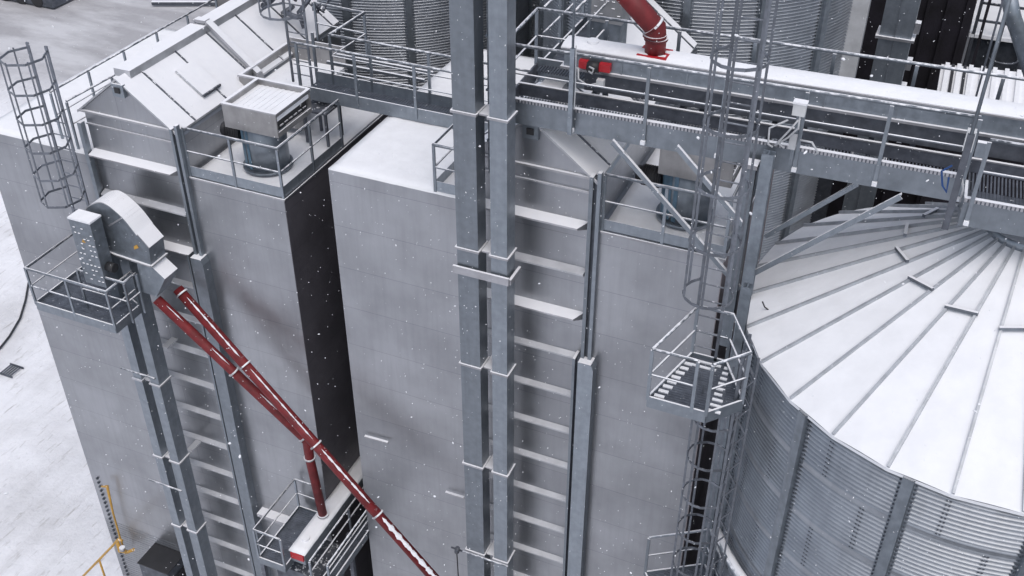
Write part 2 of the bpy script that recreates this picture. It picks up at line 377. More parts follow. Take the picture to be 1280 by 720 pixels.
# ------------------------------------------------------------------ guard railings
def railing(path, floor, h, label, group, posts=None, toe=True, r=0.024, step=1.1, mid=True, loc=None, gap=None, tw=0.16, square=False):
    """path: xy corner points"""
    T = thing('guard_railing', label, 'railing', (path[0][0], path[0][1], floor), group)
    top = B(); top.tube([(p[0], p[1], floor+h) for p in path], r, 8); top.build('top_rail', 'rail', T)
    if mid: B().tube([(p[0], p[1], floor+h*0.52) for p in path], r*0.72, 6).build('mid_rail', 'rail', T)
    pl = []
    for a, b in zip(path[:-1], path[1:]):
        L = math.hypot(b[0]-a[0], b[1]-a[1]); n = max(1, round(L/step))
        for i in range(n): pl.append((a[0]+(b[0]-a[0])*i/n, a[1]+(b[1]-a[1])*i/n))
    pl.append(path[-1])
    for q in (posts or pl):
        B().bar((q[0], q[1], floor-0.02), (q[0], q[1], floor+h-r), 0.05, 0.035).build('post', 'steel', T)
    if toe:
        t = B()
        for a, b in zip(path[:-1], path[1:]):
            t.bar((a[0], a[1], floor+tw/2), (b[0], b[1], floor+tw/2), 0.008, tw)
        t.build('toe_board', 'steel', T)
    return T

railing([(-13.20, 14.71), (-11.04, 14.71), (-11.04, 16.95)], -10.80, 1.06, 'snow-topped railing around the left dryer fan deck, beside the dark gap', 'deck railings on the dryers', toe=True, tw=0.22)
railing([(-4.60, 14.72), (-2.51, 14.72), (-2.51, 16.9)], -9.88, 1.06, 'railing in front of the right fan deck below the long catwalk', 'deck railings on the dryers', toe=True, tw=0.2)
railing([(-16.72, 15.0), (-16.72, 20.7)], -10.87, 1.08, 'long outer railing behind the left dryer ridge, against the snowy yard', 'roof walkway railings', toe=False, step=1.15)
railing([(-16.12, 14.8), (-16.0, 17.4)], -10.87, 1.08, 'short railing behind the left gable, nearer than the long yard-side one', 'roof walkway railings', toe=False, step=1.15)
railing([(-7.75, 16.3), (-7.75, 14.74), (-7.1, 14.74)], -9.88, 0.92, 'small corner railing on the snowy roof left of the two square ducts', 'deck railings on the dryers', toe=True, step=1.6, tw=0.2)

# ------------------------------------------------------------------ fans with hoods on the right decks
def fan(dx, dz, label):
    T = thing('exhaust_fan', label, 'fan', (-11.95+dx, 15.6, -10.75+dz), 'exhaust fans on the dryer decks')
    def b(): return B()
    X0, X1, Y0, Y1 = -12.34+dx, -11.14+dx, 14.95, 16.15; zt, zb = -9.18+dz, -9.66+dz
    k = b(); t = 0.03
    k.box(X0, X1, Y0, Y0+t, zb, zt); k.box(X0, X0+t, Y0+t, Y1-t, zb, zt); k.box(X0, X1, Y1-t, Y1, zb, zt)
    k.box(X1-t, X1, Y0+t, Y1-t, zb, zb+0.10); k.box(X1-t, X1, Y0+t, Y1-t, zt-0.06, zt)
    hood = k.build('hood', 'hood', T)
    k = b(); k.box(X0+t, X1-t, Y0+t, Y1-t, zt-0.17, zt-0.10); k.build('hood_roof', 'snow', hood)
    k = b()
    for i in range(9):
        xx = X0+0.10+i*0.122; k.box(xx, xx+0.05, Y0+t, Y1-t, zt-0.098, zt-0.091)
    k.build('roof_corrugation', 'snow', hood)
    k = b(); k.box(X0-0.02, X1+0.02, Y0-0.02, Y0+0.05, zt+0.002, zt+0.03); k.box(X0-0.02, X0+0.05, Y0+0.052, Y1, zt+0.002, zt+0.03)
    k.box(X1-0.05, X1+0.02, Y0+0.052, Y1, zt+0.002, zt+0.03); k.box(X0+0.052, X1-0.052, Y1-0.05, Y1+0.02, zt+0.002, zt+0.03); k.build('rim', 'ledge', hood)
    k = b(); k.box(X1-0.10, X1-0.07, Y0+0.06, Y1-0.06, zb+0.1, zt-0.18); k.build('outlet_recess', 'black', hood)
    k = b()
    for i in range(6):
        y_ = Y0+0.14+i*0.16; k.bar((X1-0.03, y_, zb+0.19), (X1-0.03, y_+0.11, zb+0.19), 0.02, 0.02)
    k.each('outlet_bar', 'ledge', hood)
    c = (-11.97+dx, 15.62)
    k = b(); k.cyl(c, 0.44, -10.73+dz, zb-0.001, 40); cas = k.build('casing', 'steel', T)
    k = b()
    for a0, da in ((-150, 36), (-108, 10)):
        n = 9; vs = []
        for i in range(n):
            a = rad(a0+da*i/(n-1))
            for z in (-10.66+dz, -9.70+dz): vs.append((c[0]+0.446*math.cos(a), c[1]+0.446*math.sin(a), z))
        k.add(vs, [(2*i, 2*i+2, 2*i+3, 2*i+1) for i in range(n-1)], True)
    k.each('blue_band', 'blue', cas)
    k = b(); k.cyl(c, 0.50, -10.745+dz, -10.69+dz, 40); k.build('flange', 'bare', cas)
    k = b(); k.tube([(c[0]-0.78, c[1]-0.12, -10.05+dz), (c[0]-0.42, c[1]-0.12, -10.05+dz)], 0.17, 18); k.tube([(c[0]-0.86, c[1]-0.12, -10.05+dz), (c[0]-0.78, c[1]-0.12, -10.05+dz)], 0.14, 18)
    for i in range(8): k.tube([(c[0]-0.75+i*0.04, c[1]-0.12, -10.05+dz), (c[0]-0.735+i*0.04, c[1]-0.12, -10.05+dz)], 0.185, 18)
    k.build('motor', 'black', T)
    return T
fan(0, 0, 'fan with open snowy hood and blue casing on the left dryer deck')
fan(8.55, 0.92, 'fan with bare steel hood and blue casing below the long catwalk')
# small open steel frame behind the left fan
f = thing('equipment_stand', 'small dark open stand on the deck behind the left fan', 'stand', (-11.5, 17.2, -10.75))
for x in (-11.75, -11.25):
    for y in (16.75, 17.3): B().bar((x, y, -10.75), (x, y, -10.02), 0.05, 0.05).build('leg', 'darksteel', f)
B().box(-11.8, -11.2, 16.7, 17.35, -10.018, -9.98).build('top_plate', 'darksteel', f)

# ------------------------------------------------------------------ bucket elevator in front of the middle dryer
def legs(T, x1, x2, y0, y1, ztop, zbot, sec=2.55, m='steel', off=0.0):
    for (a, b) in (x1, x2):
        B().box(a, b, y0, y1, zbot, ztop).build('leg_casing', m, T)
    z = ztop-off
    while z > zbot:
        c = B()
        for (a, b) in (x1, x2):
            c.box(a-0.03, b+0.03, y0-0.035, y0-0.002, z-0.02, z+0.02); c.box(b+0.002, b+0.035, y0-0.002, y1+0.03, z-0.02, z+0.02)
            c.box(a-0.035, a-0.002, y0-0.002, y1+0.03, z-0.02, z+0.02)
        c.box(x1[1]+0.04, x2[0]-0.04, y0+0.05, y1+0.25, z-0.015, z+0.015)
        c.build('flange_collar', 'ledge', T)
        z -= sec
EB = thing('bucket_elevator', 'pair of tall square elevator ducts in front of the middle dryer', 'bucket elevator', (-6.45, 14.0, GZ), 'bucket elevators')
legs(EB, (-6.93, -6.53), (-6.29, -5.99), 13.88, 14.22, -2.0, GZ, 2.6, off=8.35-2.6)
for z in (-10.72,):
    c = B(); c.box(-6.99, -5.93, 13.80, 13.843, z-0.13, z+0.02); c.box(-5.95, -5.90, 13.845, 14.3, z-0.13, z-0.025); c.build('clamp', 'ledge', EB)
c = B(); c.tube([(-6.95, 13.72, -18.05), (-5.9, 13.72, -18.05)], 0.02); c.build('tie_bar', 'rail', EB)
# conduits between the ducts above
cd = thing('conduit_bundle', 'thin conduits climbing between the two tall square ducts', 'conduits', (-6.42, 14.3, -9.0))
for i, (x, r) in enumerate([(-6.49, 0.016), (-6.44, 0.022), (-6.37, 0.03), (-6.33, 0.016)]):
    B().tube([(x, 14.30, -9.0+0.15*i), (x, 14.30, -2.0)], r, 8).build('conduit', 'bare', cd)
c = B()
for z in (-8.4, -7.5, -6.6): c.box(-6.52, -6.30, 14.26, 14.335, z, z+0.03)
c.each('bracket', 'bare', cd)

# ------------------------------------------------------------------ left bucket elevator with its head
EA = thing('bucket_elevator', 'left bucket elevator with rounded snow-capped head above a small platform', 'bucket elevator', (-14.8, 14.0, GZ), 'bucket elevators')
legs(EA, (-15.28, -15.05), (-14.80, -14.55), 13.88, 14.24, -12.4, GZ, 2.45, off=3.75)
c = B(); c.tube([(-15.4, 13.7, -15.75), (-14.45, 13.7, -15.75)], 0.022); c.build('tie_bar', 'rail', EA)
c = B(); c.tube([(-15.5, 13.7, -19.35), (-14.5, 13.7, -19.35)], 0.022); c.build('tie_bar', 'rail', EA)
c = B(); c.box(-14.57, -14.42, 14.24, 14.6, -15.3, -15.26); c.box(-14.57, -14.42, 14.24, 14.6, -18.5, -18.46); c.each('wall_bracket', 'ledge2', EA)
yf = 13.72; dep = 0.46
arc = [(106, 264), (110, 259.5), (117, 255), (126, 253), (134, 256), (142, 262), (156, 275), (171, 294)]
arc_ = [arc[0]]
for i in range(len(arc)-1):
    p0_, p1_, p2_, p3_ = arc[max(0, i-1)], arc[i], arc[i+1], arc[min(len(arc)-1, i+2)]
    for q_ in (0.25, 0.5, 0.75, 1.0):
        arc_.append(tuple(0.5*((2*p1_[c])+(-p0_[c]+p2_[c])*q_+(2*p0_[c]-5*p1_[c]+4*p2_[c]-p3_[c])*q_**2+(-p0_[c]+3*p1_[c]-3*p2_[c]+p3_[c])*q_**3) for c in (0, 1)))
P = [atY(x, y, yf) for x, y in arc_]
low = [atY(186, 311, yf), atY(189, 332, yf), atY(146, 318, yf), atY(108, 303, yf)]
hb = B(); poly = P+low
hb.prism(poly, (0, dep, 0)); head = hb.build('head_casing', 'bare', EA)
sn = B()
for a, b in zip(P[1:-1], P[2:]):
    n_ = Vector((-(b-a).z, 0, (b-a).x)).normalized()*0.022
    if n_.z < 0: n_ = -n_
    sn.add([a+Vector((0,-.02,0)), b+Vector((0,-.02,0)), b+Vector((0,dep+.02,0)), a+Vector((0,dep+.02,0)),
            a+n_+Vector((0,-.02,0)), b+n_+Vector((0,-.02,0)), b+n_+Vector((0,dep+.02,0)), a+n_+Vector((0,dep+.02,0))],
           [(0,1,2,3), (4,5,6,7), (0,1,5,4), (2,3,7,6)])
sn.build('curved_cover', M['roof'], head)
a, b = P[-1], low[0]; n_ = Vector((0.02, 0, 0.03))
sn = B(); sn.prism([a+n_, b+n_, b+n_*0.2, a+n_*0.2], (0, dep, 0)); sn.build('inspection_plate', 'ledge', head)
c = B()
for p, q in ((low[1], low[2]), (low[2], low[3])): c.bar(p+Vector((0,-0.02,0)), q+Vector((0,-0.02,0)), 0.05, 0.035)
c.bar(low[1]+Vector((0.02,-0.03,0)), low[1]+Vector((0.02,dep+0.03,0)), 0.05, 0.035)
c.bar(P[23]+Vector((0,-0.012,-0.02)), atY(137, 282, yf)+Vector((0,-0.012,0)), 0.02, 0.03)
c.each('seam_flange', 'ledge', head)
# spout box below the head
ch = [atY(171, 329, yf+.03), atY(189, 333, yf+.03), atY(206, 349, yf+.03), atY(196, 371, yf+.03), atY(178, 365, yf+.03)]
ch = [ch[0], ch[1], ch[2], ch[3], ch[4]]
hb = B(); hb.prism(ch, (0, dep-0.04, 0)); hb.build('spout_box', 'steel', EA)
c = B(); c.prism([(-0, 0, 0)]*0+[atY(167, 308, yf-.01), atY(171, 306, yf-.01), atY(173, 310, yf-.01), atY(168, 312, yf-.01)], (0, 0.008, 0)); c.build('yellow_sign', 'yellow', head)
# motor guard cabinet with punched louvres
X0, X1, Y0, Y1 = -15.24, -14.70, 13.28, 13.60; zt_, zb_ = -11.50, -13.05
k = B(); k.box(X0, X1, Y0, Y1, zb_, zt_); cab = k.build('drive_guard', 'bare', EA)
k = B(); k.box(X0-.01, X1+.01, Y0-.01, Y1+.01, zt_+.001, zt_+.04); k.build('snow_cap', 'snow', cab)
k = B()
for r in range(11):
    for q in range(5):
        if random.random() < 0.4: continue
        x = X0+0.07+q*0.098; z = zt_-0.14-r*0.125
        k.add([(x, Y0-0.001, z-0.02), (x+0.055, Y0-0.001, z-0.02), (x+0.055, Y0-0.016, z-0.028), (x, Y0-0.016, z-0.028), (x+0.0, Y0-0.001, z-0.042), (x+0.055, Y0-0.001, z-0.042)],
              [(0,1,2,3), (3,2,5,4)])
k.build('louvres', 'perf', cab)
k = B(); k.prism([(X0+0.2, Y0-0.003, -12.0), (X0+0.30, Y0-0.003, -12.0), (X0+0.25, Y0-0.003, -11.92)], (0, -0.004, 0)); k.build('yellow_sign', 'yellow', cab)
k = B(); k.tube([(X1+0.02, 13.44, -12.6), (X1+0.20, 13.44, -12.6)], 0.10, 14); k.build('gearmotor', 'black', EA)

# ------------------------------------------------------------------ platforms
def platform(poly, z, label, h=1.0, skip=(), th=0.16, group='service platforms', gz=None, bars=True, mid=True, step=9, cat='platform'):
    T = thing('service_platform', label, cat, (poly[0][0], poly[0][1], z), group)
    n = len(poly)
    # grating deck: bars with gaps
    xs_ = [p[0] for p in poly]; ys_ = [p[1] for p in poly]; d = B()
    y = min(ys_)+0.04
    def span(y):
        out = []
        for i in range(n):
            a, b = poly[i], poly[(i+1) % n]
            if (a[1] <= y < b[1]) or (b[1] <= y < a[1]): out.append(a[0]+(b[0]-a[0])*(y-a[1])/(b[1]-a[1]))
        return sorted(out)
    while y < max(ys_):
        s_ = span(y)
        if len(s_) >= 2: d.box(s_[0], s_[-1], y, y+0.048, z-0.03, z)
        y += 0.055
    x = min(xs_)+0.2
    d.build('grating_deck', 'grating', T)
    fr = B()
    for i in range(n):
        a, b = poly[i], poly[(i+1) % n]; fr.bar((a[0], a[1], z-th/2+0.05), (b[0], b[1], z-th/2+0.05), 0.03, th+0.05)
    fr.build('edge_frame', 'steel', T)
    tops = []; run = []
    for i in range(n):
        if i in skip:
            if run: tops.append(run); run = []
            continue
        if not run: run = [poly[i]]
        run.append(poly[(i+1) % n])
    if run: tops.append(run)
    done = set()
    for run in tops:
        B().tube([(p[0], p[1], z+h) for p in run], 0.024, 8).build('top_rail', 'rail', T)
        B().tube([(p[0], p[1], z+h*0.52) for p in run], 0.016, 6).build('mid_rail', 'rail', T)
        for a, b in zip(run[:-1], run[1:]):
            L = math.hypot(b[0]-a[0], b[1]-a[1]); k = max(1, round(L/step))
            for i in range(k+1):
                q = (round(a[0]+(b[0]-a[0])*i/k, 3), round(a[1]+(b[1]-a[1])*i/k, 3))
                if q in done: continue
                done.add(q); B().bar((q[0], q[1], z), (q[0], q[1], z+h-0.02), 0.05, 0.035).build('post', 'steel', T)
    return T
platform([(-16.55, 14.55), (-16.55, 13.0), (-14.45, 13.0), (-14.45, 13.78)], -13.82, 'platform at the left elevator head, hanging over the snowy yard', 0.93, skip=(3,), step=1.1)
railing([(-15.45, 13.32), (-14.25, 13.32), (-14.25, 13.7)], -13.82, 1.0, 'inner railing in front of the louvred guard on the left head platform', 'platform railings', toe=False, step=1.3)
PT = platform([(-2.55, 13.30), (-2.88, 12.02), (-1.98, 12.02), (-1.55, 12.5), (-2.0, 13.3)], -10.9, 'platform halfway up the support tower, with snow streaks on its grating', 0.98, skip=(1,), step=9)
# its snow-dusted open grating
B().tube([(-2.88, 12.02, -9.92), (-2.2, 12.02, -9.92)], 0.024, 8).build('top_rail', 'rail', PT)
B().tube([(-2.88, 12.02, -10.4), (-2.2, 12.02, -10.4)], 0.016, 6).build('mid_rail', 'rail', PT)
B().bar((-2.2, 12.02, -10.9), (-2.2, 12.02, -9.94), 0.05, 0.04).build('post', 'steel', PT)
k = B()
for i in range(9):
    y = 12.12+i*0.13; e = (y-12.02)/1.28
    k.box(-2.86+0.30*e+0.02, -2.68+0.26*e, y, y+0.06, -10.895, -10.875)
    k.box(-1.98-0.02*e, -1.78-0.16*e, y, y+0.05, -10.895, -10.875)
k.box(-2.5, -2.1, 13.05, 13.09, -10.895, -10.872); k.box(-2.52, -2.05, 13.17, 13.21, -10.895, -10.872)
k.each('snow_streak', 'snow', PT)
platform([(-2.83, 13.0), (-2.35, 12.35), (-1.5, 13.0), (-1.87, 13.62)], -16.0, 'platform at the bottom of the photo on the support tower beside the silo', 1.0, skip=(0, 1))

# ------------------------------------------------------------------ caged ladders
def ladder(name, base, top, zb, zt, ax, out, label, rung=0.3, cage=None, hoop=0.8, rr=0.36, zc=(None, None), group='caged ladders', rw=0.045, rungtop=None, nb=5, seg=12):
    """base: xy centre; ax: unit xy along the rungs; out: unit xy away from the climber's wall side"""
    T = thing(name, label, 'ladder', (base[0], base[1], zb), group)
    w2 = top/2
    for s in (-1, 1):
        x, y = base[0]+s*w2*ax[0], base[1]+s*w2*ax[1]
        B().bar((x, y, zb), (x, y, zt), rw, 0.03, up=(0, 1, 0)).build('stile', 'cage', T)
    z = zb+0.2; R_ = B()
    while z < (rungtop or zt-0.05):
        R_.tube([(base[0]-w2*ax[0], base[1]-w2*ax[1], z), (base[0]+w2*ax[0], base[1]+w2*ax[1], z)], 0.014, 6); z += rung
    R_.each('rung', 'cage', T)
    if cage:
        c = (base[0]+out[0]*rr*0.95, base[1]+out[1]*rr*0.95)
        angs = [-150+300*i/seg for i in range(seg+1)]
        def pt(a, z, k=1.0):
            a = rad(a); return (c[0]+rr*k*(math.cos(a)*out[0]+math.sin(a)*ax[0]), c[1]+rr*k*(math.cos(a)*out[1]+math.sin(a)*ax[1]), z)
        z = cage[0]
        while z <= cage[1]+0.01:
            pts = [(base[0]-w2*ax[0], base[1]-w2*ax[1], z)]+[pt(a, z) for a in angs if abs(a) <= 125]+[(base[0]+w2*ax[0], base[1]+w2*ax[1], z)]
            if pts[1][0] != pts[1][0]: pass
            hp = B()
            for p, q in zip(pts[:-1], pts[1:]): hp.bar(p, q, 0.014, 0.045)
            hp.build('cage_hoop', 'cage', T); z += hoop
        for i in range(nb):
            a = -115+230*i/(nb-1)
            B().bar(pt(a, cage[0]), pt(a, cage[1]), 0.035, 0.012, up=(0, 1, 0)).build('cage_bar', 'cage', T)
    return T
ladder('caged_ladder', (-15.98, 14.32), 0.46, -13.8, -8.35, (1, 0), (0, -1), 'caged ladder rising over the left dryer roof edge, far left against the snow', cage=(-11.55, -8.4), hoop=0.62, rr=0.42, rungtop=-9.9, rw=0.065, seg=6)
ladder('caged_ladder', (-12.05, 17.25), 0.46, -9.7, -5.0, (1, 0), (0, -1), 'caged ladder at the top of the photo behind the left dryer roof', cage=(-8.0, -5.0), hoop=0.7, rr=0.42)
ladder('caged_ladder', (-2.36, 13.3), 0.38, -10.88, -3.5, (1, 0), (0, -1), 'tall caged ladder passing in front of the long catwalk, above the tower platform', cage=(-9.4, -3.6), hoop=0.93, rr=0.37, nb=5)
ladder('caged_ladder', (-1.66, 12.75), 0.42, -22.0, -9.95, (0, 1), (-1, 0), 'caged ladder below the tower platform, along the silo wall', cage=(-21.0, -10.7), hoop=0.86, rr=0.33)

# ------------------------------------------------------------------ support tower and braces
ST = thing('support_tower', 'galvanised steel tower of columns and diagonal braces carrying the long catwalk', 'support tower', (-2.1, 14.4, GZ))
def hsec(x0, x1, y0, y1, z0, z1, parent, name='column', m='bare'):
    b = B(); t = 0.02
    b.box(x0, x1, y0, y0+t, z0, z1); b.box(x0, x1, y1-t, y1, z0, z1); b.box((x0+x1)/2-t/2, (x0+x1)/2+t/2, y0+t, y1-t, z0, z1)
    b.build(name, m, parent)
hsec(-2.11, -1.93, 14.36, 14.52, GZ, -7.72, ST)
hsec(-1.98, -1.84, 13.6, 13.76, GZ, -9.6, ST)
B().box(-2.34, -2.16, 14.36, 14.54, -11.4, -8.0).build('column', 'bare', ST)
B().box(-2.36, -2.14, 14.34, 14.56, -7.998, -7.93).build('column_cap', 'ledge', ST)
def brace(p, q, wd=0.075, parent=ST):
    b = B(); b.bar(p, q, 0.012, wd); b.bar(Vector(p)+Vector((0, 0.035, 0.03)), Vector(q)+Vector((0, 0.035, 0.03)), 0.07, 0.012); b.build('brace', 'steel', parent)
brace(atY(765, 178, 14.42), atY(925, 362, 14.42)); brace(atY(846, 185, 14.30), atY(928, 282, 14.30))
brace(atY(1126, 246, 14.42), atY(938, 344, 14.42), 0.085); brace(atY(1072, 230, 15.2), atY(956, 296, 15.2))
# lattice strut down the tower beside the silo
LT = thing('lattice_strut', 'narrow zigzag steel lattice strut between the caged ladder and silo wall', 'lattice', (-1.5, 12.45, GZ))
for x in (-1.585, -1.42): B().bar((x, 12.5, GZ), (x, 12.5, -9.98), 0.03, 0.03, up=(0, 1, 0)).build('stile', 'cage', LT)
z = -10.1; k = B(); s = 1
while z > -23:
    k.bar((-1.585 if s > 0 else -1.42, 12.5, z), (-1.42 if s > 0 else -1.585, 12.5, z-0.28), 0.02, 0.02); z -= 0.28; s = -s
k.build('zigzag', 'cage', LT)

# ------------------------------------------------------------------ long upper catwalk
CW = thing('catwalk', 'long galvanised catwalk crossing the right half of the photo above the middle dryer', 'catwalk', (-2.3, 15.0, -8.2))
ang = math.atan2(0.26, 6.8)
def cw(x, y, z):   # catwalk's own axes: slightly askew to the dryers
    dx = x+6.3; return (-6.3+dx*math.cos(ang)-(y-14.5)*math.sin(ang), 14.5+dx*math.sin(ang)+(y-14.5)*math.cos(ang), z)
def cbox(b, x0, x1, y0, y1, z0, z1):
    vs = [cw(x, y, z) for z in (z0, z1) for x, y in ((x0, y0), (x1, y0), (x1, y1), (x0, y1))]
    b.add(vs, [(3,2,1,0),(4,5,6,7),(0,1,5,4),(1,2,6,5),(2,3,7,6),(3,0,4,7)]); return b
XR = 0.72; XE = 4.6
b = B(); cbox(b, -6.3, XR, 14.5, 14.54, -8.10, -7.72); b.build('edge_beam', 'steel', CW)
b = B(); cbox(b, XR+0.0, XE, 13.86, 13.90, -8.10, -7.72); cbox(b, XR, XR+0.04, 13.9, 14.5, -8.1, -7.72); b.each('edge_beam', 'steel', CW)
b = B(); cbox(b, -6.3, XE, 16.0, 16.05, -8.05, -7.62); b.build('rear_beam', 'steel', CW)
b = B(); cbox(b, -6.3, XR, 14.485, 14.56, -7.718, -7.66); b.build('snowy_lip', 'ledge', CW)
b = B(); cbox(b, XR, XE, 13.85, 13.92, -7.718, -7.66); b.build('snowy_lip', 'ledge', CW)
b = B(); x = -6.28
while x < XE:
    y0 = 14.48 if x < XR else 13.845
    cbox(b, x, x+0.02, y0-0.004, y0+0.05, -7.715, -7.668); x += 0.055
b.build('lip_teeth', 'darksteel', CW)['kind'] = 'stuff'
b = B(); x = -6.26
while x < XE: cbox(b, x, x+0.022, 14.57, 15.09, -7.93, -7.90); x += 0.05
b.build('grating_deck', 'grating', CW)
b = B(); x = XR+0.06
while x < XE: cbox(b, x, x+0.046, 13.93, 14.56, -7.93, -7.90); x += 0.05
b.build('grating_deck', 'grating', CW)
b = B(); cbox(b, -6.28, XE, 15.10, 15.125, -7.90, -7.70); cbox(b, -6.30, -6.27, 14.5, 16.0, -8.0, -7.70); b.each('toe_board', 'darksteel', CW)
b = B(); cbox(b, -6.28, XE, 15.09, 15.14, -7.698, -7.675); b.build('board_edge', 'ledge', CW)
b = B()
x = -5.2
while x < XE:
    cbox(b, x, x+0.08, 14.56, 16.0, -8.04, -7.935); x += 1.5
b.each('cross_beam', 'channel', CW)
b = B(); x = -6.2
while x < XE:
    cbox(b, x, x+0.025, 15.74, 15.99, -7.75, -7.72); x += 0.05
b.build('rear_grating', 'grating', CW)
for (x0, x1, yy, nm) in ((-6.3, XR-0.03, 14.5, 'front'), (XR+0.1, XE, 13.86, 'front'), (-6.3, XE, 16.02, 'rear')):
    h = 0.95
    B().tube([cw(x0, yy, -7.7+h), cw(x1, yy, -7.7+h)], 0.026, 8).build('top_rail', 'rail', CW)
    B().tube([cw(x0, yy, -7.7+h*0.5), cw(x1, yy, -7.7+h*0.5)], 0.018, 6).build('mid_rail', 'rail', CW)
    n = max(1, round((x1-x0)/1.23))
    for i in range(n+1):
        x = x0+(x1-x0)*i/n
        pb = B(); pb.bar(cw(x, yy-0.03, -8.05), cw(x, yy-0.03, -7.7+h-0.02), 0.055, 0.03, up=(0, 1, 0)); p = pb.build('post', 'steel', CW)
        q = B(); q.box(*[v for v in (cw(x, yy-0.06, 0)[0]-0.035, cw(x, yy-0.06, 0)[0]+0.035, cw(x, yy-0.06, 0)[1]-0.03, cw(x, yy-0.06, 0)[1]+0.03)], -8.04, -7.98); q.build('snow_lump', 'snow', p)
b = B(); b.tube([cw(-6.3, 14.5, -6.75), cw(-6.3, 16.02, -6.75)], 0.026, 8); b.build('top_rail', 'rail', CW)
b = B(); b.tube([cw(-6.3, 14.5, -7.22), cw(-6.3, 16.02, -7.22)], 0.018, 6); b.build('mid_rail', 'rail', CW)

# chain conveyor lying on the catwalk frame
CC = thing('chain_conveyor', 'long snow-topped conveyor trough lying behind the catwalk railing', 'conveyor', (-2, 15.4, -7.72), 'chain conveyors')
b = B(); cbox(b, -5.55, XE, 15.22, 15.66, -7.30, -7.02); b.build('upper_trough', 'bare', CC)
b = B(); cbox(b, -5.2, XE, 15.24, 15.64, -7.68, -7.345); b.build('lower_trough', 'darksteel', CC)
b = B(); cbox(b, -5.6, XE, 15.17, 15.71, -7.343, -7.302); b.build('flange_lip', 'ledge', CC)
b = B(); cbox(b, -5.6, XE, 15.18, 15.70, -7.018, -6.99); b.build('lid', 'ledge', CC)
sl_ = B(); nx = 90
vs = []
for i in range(nx+1):
    x = -5.6+(XE+5.6)*i/nx
    for j in range(5):
        y = 15.19+0.5*j/4; zz = -6.988+(0.045+random.uniform(-.008, .008) if 0 < j < 4 else 0.006); vs.append(cw(x, y, zz))
sl_.add(vs, [(i*5+j, i*5+j+1, (i+1)*5+j+1, (i+1)*5+j) for i in range(nx) for j in range(4)], True); sl_.build('snow_cover', 'snow', CC)
b = B()
for i in range(9): x = -4.6+i*1.05; cbox(b, x, x+0.025, 15.205, 15.218, -7.30, -7.02)
b.each('joint_rib', 'steel', CC)
b = B(); p = cw(-5.15, 15.45, 0); b.cyl(p, 0.10, -6.95, -6.90, 20); b.build('inspection_cap', 'snow', CC)
b = B()
for i in range(6): x = -4.9+i*1.6; cbox(b, x, x+0.08, 15.28, 15.36, -7.9, -7.68)
b.each('foot', 'darksteel', CC)
# red drive unit
DU = thing('drive_unit', 'bright red drive unit with black coupling on the conveyor end behind the railing', 'drive unit', cw(-5.35, 15.1, -7.35))
b = B(); cbox(b, -5.27, -5.12, 15.11, 15.20, -7.26, -7.13); b.build('gearbox', 'redplain', DU)
b = B(); cbox(b, -4.93, -4.75, 15.10, 15.20, -7.26, -7.13); b.build('motor', 'redplain', DU)
b = B(); b.tube([cw(-5.12, 15.12, -7.2), cw(-4.93, 15.12, -7.2)], 0.085, 16); cbox(b, -5.09, -4.96, 14.985, 15.0, -7.25, -7.16); b.build('coupling', 'black', DU)
b = B(); b.tube([cw(-5.06, 14.99, -7.15), cw(-4.98, 14.975, -7.17), cw(-5.0, 14.97, -7.25), cw(-5.06, 14.975, -7.22)], 0.014, 8); b.build('handle', 'cable', DU)
b = B(); b.tube([cw(-5.24, 15.0, -7.2), cw(-5.22, 14.97, -7.38), cw(-5.05, 14.95, -7.46), cw(-4.9, 14.97, -7.40)], 0.015, 8); b.build('cable', 'cable', DU)
b = B(); cbox(b, -4.92, -4.8, 14.95, 15.05, -7.46, -7.34); b.build('terminal_box', 'white', DU)

# junction boxes with cables on the catwalk
JB = thing('junction_box', 'pale grey junction box with looping cables on a catwalk post', 'junction box', (-1.65, 14.5, -7.6), 'junction boxes')
B().bar((-1.70, 14.55, -7.9), (-1.70, 14.55, -6.95), 0.05, 0.04).build('post', 'steel', JB)
B().box(-1.78, -1.60, 14.38, 14.50, -7.03, -6.85).build('box', 'white', JB)
B().box(-1.79, -1.59, 14.37, 14.51, -6.849, -6.82).build('snow_cap', 'snow', JB)
B().box(-1.76, -1.66, 14.44, 14.52, -7.6, -7.38).build('switch_box', 'cable', JB)
for pts in ([(1000, 145), (998, 160), (985, 172), (968, 182)], [(998, 150), (985, 165), (972, 178), (980, 185)], [(985, 150), (962, 160), (960, 180), (966, 184)], [(1000, 175), (1015, 178), (1022, 190), (1018, 194)]):
    B().tube([atY(x, y, 14.40) for x, y in pts], 0.014, 8).build('cable', 'cable', JB)
JB2 = thing('junction_box', 'narrow pale junction box beside the thick leaning post above the silo roof', 'junction box', (0.6, 14.4, -7.7), 'junction boxes')
p = atY(1212, 175, 14.5); B().box(p.x-0.06, p.x+0.06, 14.42, 14.54, p.z-0.14, p.z+0.16).build('box', 'white', JB2)
p = atY(1222, 178, 14.5); B().box(p.x-0.0, p.x+0.12, 14.46, 14.54, p.z-0.2, p.z+0.02).build('plate', 'steel', JB2)
B().tube([atY(x, y, 14.3) for x, y in ((1202, 218), (1204, 236), (1200, 252))], 0.016, 8).build('cable', 'cable', JB2)
bc = B(); bc.tube([atY(x, y, 14.38) for x, y in ((1190, 207), (1177, 214), (1178, 232), (1183, 240), (1186, 222))], 0.014, 6)
solo(bc, 'cable_loop', 'bluecable', 'blue cable loop hanging on the catwalk edge above the silo roof', 'cable')

